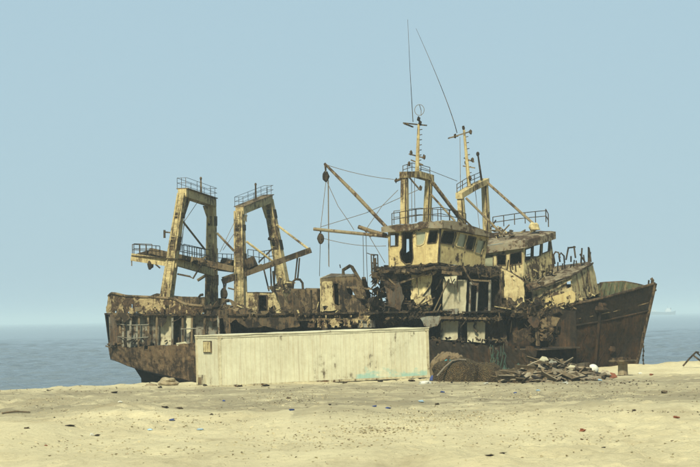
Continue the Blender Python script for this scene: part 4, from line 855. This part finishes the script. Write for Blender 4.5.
for x0, y0, x1, y1 in ((576, 274, 580, 297), (581, 271, 586, 296), (587, 268, 592, 294)): MB().bar(p2(x0, y0) + p2.n * .03, p2(x1, y1) + p2.n * .03, .07, .06).build('stiffener', 'rust_mid', fh)
MB().poly([on(524, 285, 4.8), on(532, 290.4, 4.8), on(571, 276.2, 6.5), on(593, 263.4, 9.8), on(589, 261.5, 10.6), on(556, 266, 9.0), on(530, 280, 6.5)], .07, ZX).build('roof', 'roof_grey', fh)
MB().plate(PV(4.75), [(526, 303.5), (548, 298), (572, 290.5), (575, 293), (575.5, 302), (550, 309), (526, 313)], [[(546, 303), (549, 301.5), (550, 304), (547, 306)], [(566, 297), (570, 295), (571, 298.5), (567, 300)]], .05, .4, 4).build('lower_plate', 'cream', B)
MB().tube([on(532, 290, 4.6), on(571, 276, 6.3), on(593, 263, 9.7)], .05).build('house_rail', 'rust_dark', fh)
for i in range(17):                                         # broken rail posts
    s = i / 16; x = 526 + s * 63; y = 283 - s * 19 + rnd.uniform(-1, 2); v = 5.6 + s * 4.4; hh = rnd.uniform(6, 13)
    MB().tube([on(x, y, v), on(x + rnd.uniform(-2.5, 2), y - hh, v)], .04, 5).build('broken_post', 'rust_dark', fh)
for x0, y0, x1, y1 in ((566, 260, 568.5, 247), (575.5, 258, 574, 246), (568, 248, 575.5, 247), (581, 263, 582, 248), (588.5, 262, 588.5, 247), (591, 262, 589, 248), (585, 262, 580, 254), (571, 262, 571, 256)): MB().tube([on(x0, y0, 9), on(x1, y1, 9)], .05, 5).build('broken_post', 'rust_dark', fh)
gooseneck(fh, [(555, 264), (553.5, 255), (555.5, 251.8), (558.5, 252.5), (560, 258)], 8.6, .05); gooseneck(fh, [(560, 262), (559, 256), (561, 252.8), (564, 256), (564.5, 263)], 8.8, .05)
rubble(B, [(505, 272, 530, 284, 4.0, 6, 40, .17), (532, 270, 556, 284, 5, 8, 40, .16), (545, 302, 575, 309, 4.3, 4.7, 45, .14), (570, 293, 600, 301, 5, 7, 25, .13), (500, 300, 545, 313, 3.9, 5, 60, .22)], 71, ('rust_dark', 'rust_mid', 'cream_peeling'))
for x, y in ((511, 276), (516, 272), (520, 268), (513, 270), (507, 270)): MB().tube([on(x, y, 4.2), on(x + rnd.uniform(-2, 2), y - rnd.uniform(5, 11), 4.2)], .04, 5).build('broken_post', 'rust_dark', B)
# loose cables and pipes hanging out of the torn edges
for ship, x0, x1, y0, y1, va, vb, cnt in ((A, 200, 300, 304, 316, -3.5, -2.4, 16), (A, 372, 410, 270, 300, -3.3, -1.5, 16), (A, 400, 500, 268, 280, -3.6, -2.7, 20), (A, 440, 500, 314, 322, -3.4, -2.9, 8), (A, 500, 558, 302, 326, -2.8, -1.2, 20), (A, 300, 372, 296, 316, -3.4, -1.8, 14), (B, 525, 580, 284, 300, 4.3, 4.7, 8), (A, 110, 190, 312, 318, -3.6, -3.1, 10)):
    for k in range(cnt):
        x = rnd.uniform(x0, x1); y = rnd.uniform(y0, y1); v = rnd.uniform(va, vb); ln = rnd.uniform(4, 15); dx = rnd.gauss(0, 5)
        if rnd.random() < .5: MB().tube([on(x, y, v), on(x + dx * .3, y + ln * .45, v - .1), on(x + dx, y + ln, v - .15)], rnd.uniform(.018, .035), 5).build('hanging_cable', 'rust_dark', ship)
        else: MB().bar(on(x, y, v), on(x + dx * 1.5, y + rnd.uniform(-6, 9), v + rnd.uniform(-.3, .3)), rnd.uniform(.04, .1), .04).build('bent_pipe', rnd.choice(('rust_mid', 'rust_dark', 'gantry_paint')), ship)
# ------------------------------------------------------------------ things lying on the beach
def gat(px, py, dz=0):                                      # ground under a pixel
    lo, hi = 45.0, 170.0; d = ray(px, py); prev = lo
    for k in range(500):
        Y = lo + (hi - lo) * k / 500; p = CAM + d * (Y / d.y)
        if p.z < gz(p.x, p.y): break
        prev = Y
    else: Y = prev
    p = CAM + d * (Y / d.y); return Vector((p.x, p.y, gz(p.x, p.y) + dz))
def mound(name, px0, px1, ytop, Y, depth, mat, label, cat, seed, lump=.18, group=None):
    a, b = at(px0, 380, Y), at(px1, 380, Y); cx = (a.x + b.x) / 2; rx = (b.x - a.x) / 2; zt = at((px0 + px1) / 2, ytop, Y).z; zb = gz(cx, Y) - .15
    m = MB(); nu, nv = 40, 14; q = []; fs = []
    for j in range(nv + 1):
        th = math.pi / 2 * j / nv
        for i in range(nu):
            ph = 2 * math.pi * i / nu; d = Vector((math.cos(ph) * math.sin(th), math.sin(ph) * math.sin(th), math.cos(th)))
            k = 1 + lump * (noise.fractal(d * 1.6 + Vector((seed, 0, 0)), .8, 2, 4)); e = math.copysign(abs(d.x) ** .8, d.x)
            q.append(Vector((cx + e * rx * k, Y + d.y * depth * k, zb + (zt - zb) * abs(d.z) ** .45 * (1 + lump * .8 * noise.fractal(Vector((d.x * 2.5 + seed, d.y * 2.5, 3)), .8, 2, 3)))))
    for j in range(nv): fs += [(j * nu + i, (j + 1) * nu + i, (j + 1) * nu + (i + 1) % nu, j * nu + (i + 1) % nu) for i in range(nu)]
    return settle(tag(m.add(q, fs).build(name, mat, None, True), label, cat, group))
mound('net_heap', 431, 483, 359, 117.6, 1.3, 'net_brown', 'large brown heap of old fishing net beside the container end', 'net', 3)
mound('net_heap', 474, 503, 363, 117.4, .9, 'net_brown', 'lower brown bundle of fishing net right of the large heap', 'net', 8)
mound('net_heap', 432, 466, 353, 121.5, .9, 'rust_mid', 'reddish brown net bundle behind the large net heap', 'net', 13)
mound('net_heap', 500, 512, 368.5, 116, .6, 'net_green', 'small green net clump between the brown net and the planks', 'net', 21, .3)
mound('net_heap', 513, 530, 366, 115.6, .6, 'net_green', 'dark green net clump at the left edge of the plank heap', 'net', 27, .3)
m = MB().tube([at(437, 376, 116.0), at(445, 367, 116.2), at(452, 361, 116.5), at(459, 359.5, 116.7), at(466, 360, 116.8)], .05); settle(tag(m.build('loose_rope', 'rope'), 'grey rope end trailing over the brown net heap', 'rope'))
m = MB()
for k in range(3): m.tube([at(446 + k * 3 + rnd.uniform(-2, 2), 360.5 + rnd.uniform(-1, 1.5), 116.5), at(447 + k * 3, 360 + rnd.uniform(-1, 1.5), 116.55)], .028)
settle(tag(m.build('cyan_rope', 'cyan_rope'), 'tangle of bright cyan rope on top of the brown net heap', 'rope'))
m = MB()
for k in range(22): x = rnd.uniform(489, 506); y = rnd.uniform(342, 362); m.tube([on(x, y, -3.75), on(x + rnd.uniform(-2, 2), y + rnd.uniform(2, 6), -3.75), on(x + rnd.uniform(-3, 4), y + rnd.uniform(6, 14), -3.8)], .02, 5)
settle(tag(m.build('torn_net', 'net_green'), 'green strands of torn net hanging on the cut hull', 'net'))
p = gat(433, 381); settle(tag(MB().ball(p + ZX * .1, .16, .16, .16, 12, 8, .25, 4).build('blue_bag', 'blue_plastic'), 'deep blue plastic bag at the foot of the brown net heap', 'bag'))
p = gat(425, 384); settle(tag(MB().ball(p + ZX * .05, .3, .16, .1, 12, 6, .35, 6).build('white_rag', 'white_plastic', None, True), 'crumpled white sheet lying before the container corner', 'rag'))
# plank heap before the bow
def plank(px, py, Y, L, w, yaw, pitch, mat):
    c = at(px, py, Y); rot = Matrix.Rotation(yaw, 3, 'Z') @ Matrix.Rotation(pitch, 3, 'Y') @ Matrix.Rotation(rnd.gauss(0, .6), 3, 'X')
    me_ = MB(); pts = []
    nseg = 4; th = rnd.uniform(.03, .06)
    for i in range(nseg + 1):
        x = (i / nseg - .5) * L; dz = .04 * L * N(i * .8, px) ; ww = w * (1 + .25 * N(i * 2.1, py)) / 2
        pts += [c + rot @ Vector((x + (rnd.uniform(-.08, .08) if i in (0, nseg) else 0), s * ww, dz + q)) for s, q in ((-1, 0), (1, 0), (1, th), (-1, th))]
    fs = [(0, 3, 2, 1), tuple(nseg * 4 + k for k in range(4))]
    for i in range(nseg): fs += [(i * 4 + k, i * 4 + (k + 1) % 4, i * 4 + 4 + (k + 1) % 4, i * 4 + 4 + k) for k in range(4)]
    o = me_.add(pts, fs).build('scrap_plank', mat)
    return settle(tag(o, {'wood_grey': 'grey weathered plank in the scrap heap before the dark bow', 'wood_brown': 'brown weathered plank in the scrap heap before the dark bow', 'rust_dark': 'dark rusted strip in the scrap heap before the dark bow'}[mat], 'plank', 'planks heaped before the bow'))
for i in range(95):
    f = rnd.random(); px = 506 + f * 92; top = interp([(500, 374), (522, 369), (540, 361.5), (562, 361), (580, 367), (600, 376)], px)[1]
    py = top + (382 - top) * rnd.random() ** 1.1
    plank(px, py, 113.0 + (382 - py) * .14 + rnd.uniform(-.2, .5), rnd.uniform(.6, 1.9), rnd.uniform(.12, .42), rnd.gauss(0, .8) + (math.pi if rnd.random() < .5 else 0), rnd.gauss(0, .24), rnd.choice(('wood_grey', 'wood_grey', 'wood_brown', 'wood_brown', 'rust_dark')))
rr = random.Random(5); ms = {k: MB() for k in ('rust_dark', 'wood_brown', 'wood_grey')}      # small broken bits under the planks
for i in range(700):
    px = rr.uniform(500, 606); top = interp([(500, 373), (522, 369), (540, 363), (562, 362), (580, 368), (606, 376)], px)[1]; py = top + (383 - top) * rr.random(); c = at(px, py, 113.4 + (383 - py) * .12)
    c.z = max(c.z, gz(c.x, c.y) + .02); ms[rr.choice(list(ms))].box(c, rr.uniform(.1, .5), rr.uniform(.08, .3), rr.uniform(.04, .16), Matrix.Rotation(rr.uniform(0, 3), 3, 'Z') @ Matrix.Rotation(rr.uniform(-.6, .6), 3, 'Y'))
for k, m in ms.items(): o = m.build('broken_debris', k); tag(o, 'small broken debris under the plank heap', 'debris'); o['kind'] = 'stuff'
for (x, y, s, mat, label) in ((544, 358.5, .22, 'panel_white', 'torn whitish sheet standing on top of the plank heap'), (553, 361.5, .2, 'panel_grey', 'pale grey sheet lying across the top of the plank heap'), (572, 367, .22, 'panel_white', 'cream panel scrap near the white float'), (605, 373, .3, 'wood_grey', 'grey board scrap leaning left of the cable spool'), (612, 375, .25, 'red_plastic', 'reddish scrap at the foot of the cable spool')):
    k = [at(x + a * s * 22, y + b * s * 18, 114.6 + c) for a, b, c in ((-1, .3, 0), (-.4, -.6, .3), (.5, -.4, .4), (1, .4, 0), (.2, .7, -.2))]
    settle(tag(MB().poly(k, .03).build('sheet_scrap', mat), label, 'sheet'))
bp = at(593, 369.5, 115); fl = MB().ball(bp, .27, .27, .26, 20, 14).build('float_buoy', 'white_plastic', None, True); settle(tag(fl, 'round white float lying against the right end of the plank heap', 'float'))
# cable spool: flange, core and foot
sp = gat(623, 376.5); sp.y = 121; sp = Vector((at(623, 376, 121).x, 121, gz(at(623, 376, 121).x, 121)))
spool = empty('cable_spool', sp, 'rusty brown cable spool standing upright in front of the bow', 'spool')
MB().lathe(sp, [(.27, -.05), (.25, .2), (.24, .62), (.3, .68)], 18).build('core', 'rock_tan', spool)
MB().lathe(sp, [(.68, .685), (.71, .72), (.71, .77), (.66, .8)], 24).build('flange', 'rust_mid', spool)
MB().lathe(sp, [(.5, -.06), (.5, .03)], 24).build('foot_flange', 'rust_dark', spool)
m = MB()
for k in range(16): a = rnd.uniform(0, 6.3); r = rnd.uniform(0, .5); m.box(sp + Vector((r * math.cos(a), r * math.sin(a), .83 + .06 * rnd.random())), rnd.uniform(.08, .25), .12, .1, Matrix.Rotation(a, 3, 'Z'))
o = m.build('rust_crumbs', 'hull_brown', spool); o['kind'] = 'stuff'
# stone under the stern
p = gat(167, 386); c = at(168, 383, 121.0); settle(tag(MB().ball(Vector((c.x, c.y, gz(c.x, c.y) + .12)), .52, .45, .26, 18, 12, .22, 12).build('boulder', 'rock_tan', None), 'tan boulder on the sand below the stern of the near wreck', 'boulder'))
c = at(150, 385, 120.5); settle(tag(MB().ball(Vector((c.x, c.y, gz(c.x, c.y) + .04)), .3, .3, .1, 12, 8, .3, 15).build('boulder', 'rock_tan', None, True), 'low flat tan stone just left of the tan boulder', 'boulder'))
# bent pole frame at the right edge
c = at(690, 362, 131)
settle(tag(MB().tube([at(683, 366, 131), at(689, 359, 131), at(693, 355, 131), at(696, 352, 131), at(699, 352.5, 131)], .05).tube([at(693, 355, 131), at(698, 359, 131), at(704, 363, 131)], .05).tube([at(696, 352, 131), at(703, 358, 131.5)], .04).build('bent_pole', 'rust_dark'), 'bent dark pole sticking out of the sand at the right edge', 'pole'))
# litter: pieces one can pick out
def lump(px, py, w, h, mat, label, cat, name, seed, flat=.7):
    g = gat(px, py); s = .72 * g.y / F; settle(tag(MB().ball(g + ZX * h * s * .35, w * s / 2, w * s * flat / 2, h * s / 2, 8, 5, .5, seed).build(name, mat), label, cat, 'litter on the sand' if cat == 'litter' else None))
LIT = [(115, 393.5, 9, 2.5, 'rust_dark', 'dark flat scrap on the sand left of the container'), (48, 391, 6, 2, 'rust_dark', 'small dark scrap near the left shoreline'), (165, 408.5, 11, 3.4, 'rust_dark', 'dark bundle on the track below the container left end'), (179, 409, 12, 2.4, 'wood_brown', 'brown strip beside the dark bundle on the track'),
       (120, 403, 5, 2, 'white_plastic', 'white scrap on the track left of the dark bundle'), (224, 402, 4, 2.4, 'blue_plastic', 'blue scrap before the container left part'), (172, 421.5, 9, 3, 'blue_plastic', 'dark blue rag on the low sand ridge'), (150, 432, 6, 2.4, 'sky_plastic', 'pale blue scrap lowest on the left sand'), (200, 430.5, 10, 2.4, 'sky_plastic', 'flat pale blue sheet right of the blue rag'),
       (92, 436, 6, 4.2, 'white_plastic', 'white tilted scrap on the left sand'), (97, 437, 7, 3, 'rust_dark', 'dark scrap beside the white tilted scrap'), (70, 426.5, 14, 2.6, 'rust_dark', 'long dark wrack tuft on the left ridge'), (27, 429, 9, 2.6, 'wood_brown', 'brown tuft near the left picture edge'), (46, 446, 4, 2, 'red_plastic', 'small orange scrap on the lower left sand'),
       (292, 411, 9, 2.6, 'blue_plastic', 'blue sheet on the ridge below the container middle'), (288, 399, 6, 3, 'wood_brown', 'brown lump on the ridge below the container'), (442.5, 393, 6, 3, 'blue_plastic', 'blue scrap below the brown net heap'), (421.5, 402.5, 9, 4, 'sky_plastic', 'light blue crumpled bag on the track'), (375, 407, 6, 2.6, 'blue_plastic', 'navy scrap left of the light blue bag'),
       (388, 408.5, 9, 2.4, 'blue_plastic', 'flat blue scrap between navy scrap and light blue bag'), (437, 405, 7, 3, 'rust_dark', 'dark lump right of the light blue bag'), (515, 394, 5, 2.4, 'blue_plastic', 'small blue scrap below the plank heap'), (538, 391, 6, 2, 'sky_plastic', 'pale scrap below the right plank heap'), (582.5, 432, 8, 4.6, 'red_plastic', 'red brown lump on the open sand'),
       (676, 418.5, 9, 4, 'red_plastic', 'red brown lump near the right edge'), (664, 393.5, 8, 6, 'wood_brown', 'brown tuft on the sand right of the spool'), (604, 448, 6, 2, 'rust_dark', 'small dark stone on the lower right sand'), (490, 456, 12, 2.6, 'rust_dark', 'dark twig bundle at the bottom centre'), (503, 456, 8, 2.2, 'rust_dark', 'small dark twig right of the bottom twig bundle'),
       (640, 374, 6, 2.6, 'white_plastic', 'white scrap right of the cable spool'), (651, 376, 5, 2.6, 'red_plastic', 'orange scrap right of the white scrap by the spool'), (566, 384, 7, 3, 'white_plastic', 'white scrap at the front foot of the plank heap'), (600, 381, 7, 3, 'sky_plastic', 'pale scrap under the white float'), (486, 384, 6, 2.6, 'white_plastic', 'whitish scrap before the lower net bundle'), (212, 415, 5, 2, 'rust_dark', 'dark pebble on the track below the container'), (330, 405, 5, 2, 'rust_dark', 'dark pebble below the container middle'), (634, 412, 5, 2.5, 'rust_dark', 'dark stone on the right sand below the spool')]
for i, (x, y, w, h, mat, label) in enumerate(LIT): lump(x, y, w, h, mat, label, 'litter', {'rust_dark': 'dark_scrap', 'wood_brown': 'driftwood_tuft', 'white_plastic': 'white_scrap', 'blue_plastic': 'blue_scrap', 'sky_plastic': 'pale_scrap', 'red_plastic': 'red_scrap'}[mat], i)
g0, g1_ = gat(2, 415), gat(30, 413.5); MBd = MB().tube([g0 + ZX * .05, g0.lerp(g1_, .5) + ZX * .09, g1_ + ZX * .04], [.03, .045, .025]); settle(tag(MBd.build('driftwood_branch', 'wood_brown'), 'long reddish driftwood branch at the left picture edge', 'driftwood'))
for k, (x, y) in enumerate(((205, 386.2), (240, 387), (266, 386.4), (345, 383.6), (380, 382), (412, 381.5), (160, 388))):
    lump(x, y, 6 + 2 * (k % 3), 3.4, 'net_brown' if k % 2 else 'rust_dark', ['dark clod at the container left corner', 'brown tuft below the container third panel', 'dark clod below the container left half', 'brown tuft at the container middle foot', 'dark clod below the teal paint', 'brown tuft at the container right foot', 'dark clod left of the container'][k], 'clod', 'earth_clod', 40 + k)
# wrack, gravel and crumbs nobody could count
nr = np.random.RandomState(99)
def drop(px, py):                                           # ground points under many picture points
    D = np.array([tuple(ray(x, y)) for x, y in zip(px, py)]); t = CAMH / -D[:, 2]
    for _ in range(6): X = D[:, 0] * t; Y = D[:, 1] * t; t = .5 * t + .5 * (CAMH - ground(X, Y)) / -D[:, 2]
    X = D[:, 0] * t; Y = D[:, 1] * t; ok = (Y > 45) & (Y < 131); return X[ok], Y[ok], ground(X, Y)[ok]
CR = {}
def crumbs(px, py, s0, s1, mats):
    px = np.asarray(px); py = np.maximum(np.asarray(py), 372); X, Y, Z = drop(px, py)
    for x, y, z in zip(X, Y, Z):
        s = nr.uniform(s0, s1); m = CR.setdefault(mats[nr.randint(len(mats))], MB()); o_ = nr.uniform(-1, 1, (5, 3)) * s; o_[:, 2] = np.abs(o_[:, 2]) * .7; o_[4, 2] = -.2 * s
        m.add([Vector((x + p[0], y + p[1], z + p[2])) for p in o_], [(0, 1, 2), (0, 2, 3), (0, 3, 1), (1, 4, 2), (2, 4, 3), (3, 4, 1)])
U = lambda n, a, b: nr.uniform(a, b, n)
crumbs(U(700, -10, 710), nr.normal(388, 4, 700), .02, .07, ('rust_dark', 'wood_brown', 'wood_brown', 'rock_tan'))
crumbs(U(900, -10, 710), nr.normal(403, 7, 900), .015, .05, ('rust_dark', 'wood_brown', 'wood_brown', 'rock_tan', 'rock_tan'))
crumbs(U(300, -10, 710), U(300, 400, 467), .008, .022, ('wood_brown', 'rock_tan', 'rust_dark'))
x = U(380, 320, 700); crumbs(x, 412 + nr.normal(0, .9, 380) + 2.5 * np.array([N(a * .03) for a in x]), .012, .04, ('rust_dark', 'wood_brown', 'rock_tan'))
x = U(240, 0, 280); crumbs(x, 425 - x * .02 + nr.normal(0, 1.2, 240) + 3 * np.array([N(a * .02) for a in x]), .012, .04, ('rust_dark', 'wood_brown', 'rock_tan'))
crumbs(U(260, 430, 660), nr.normal(383, 1.6, 260), .03, .1, ('rust_dark', 'wood_brown', 'rock_tan', 'wood_grey'))
for cx, cy, sx_, sy_, n in ((440, 418, 45, 5, 700), (290, 398, 30, 4, 400), (150, 420, 60, 6, 400), (560, 395, 60, 4, 500), (60, 405, 40, 5, 300), (300, 440, 60, 9, 500), (560, 440, 70, 8, 400), (380, 430, 30, 3, 400), (120, 448, 60, 6, 300)):   # patches of trodden clods
    crumbs(nr.normal(cx, sx_, n), nr.normal(cy, sy_, n), .02, .06, ('sand', 'sand', 'sand', 'rock_tan'))
for k, m in CR.items(): o = m.build('beach_wrack', k, None, False, False); tag(o, 'scattered wrack crumbs and gravel on the sand', 'gravel'); o['kind'] = 'stuff'
# ------------------------------------------------------------------ ship far out at sea
def far_ship():
    Y = 4300.; x0 = at(647.5, 314, Y).x; x1 = at(676, 314, Y).x; L = x1 - x0; k = Y / F
    t = empty('cargo_ship', (x0 + L / 2, Y, SEA), 'pale hazy cargo ship far out at sea right of the bow', 'ship')
    prof = [(0, 3.4), (.05, 3.6), (.6, 2.6), (.9, 3.0), (1, 4.0)]
    m = MB(); n = 24; q = []; fs = []
    for i in range(n + 1):
        s = i / n; b = 5.5 * min(1, (1 - s) * 6 + .05) * min(1, .6 + s * 6); h = interp(prof, s)[1] * k
        q += [Vector((x0 + s * L - (0 if s < .95 else 0), Y - b, SEA + h)), Vector((x0 + .02 * L + s * L * .95, Y - b * .8, SEA - .5)), Vector((x0 + .02 * L + s * L * .95, Y + b * .8, SEA - .5)), Vector((x0 + s * L, Y + b, SEA + h))]
    for i in range(n): fs += [(i * 4 + j, i * 4 + (j + 1) % 4, i * 4 + 4 + (j + 1) % 4, i * 4 + 4 + j) for j in range(4)]
    fs += [(0, 3, 2, 1), tuple(n * 4 + j for j in range(4))]
    m.add(q, fs).build('hull', 'far_hull', t)
    def bx(name, s0, s1, h0, h1, w, mat): MB().box((x0 + L * (s0 + s1) / 2, Y, SEA + k * (h0 + h1) / 2), L * (s1 - s0), w, k * (h1 - h0)).build(name, mat, t)
    bx('superstructure', .62, .82, 2.4, 5.2, 9, 'far_white'); bx('bridge', .66, .78, 5.2, 6.6, 8, 'far_white'); bx('funnel', .80, .84, 5.0, 7, 3, 'far_hull'); bx('mast', .70, .708, 6.6, 9, .8, 'far_hull')
    bx('deck_cargo', .14, .3, 3.0, 4.6, 8, 'far_white'); bx('deck_crane', .36, .372, 2.5, 6, 1, 'far_white'); bx('deck_cargo', .02, .1, 3.2, 5.2, 8, 'far_white')
far_ship()
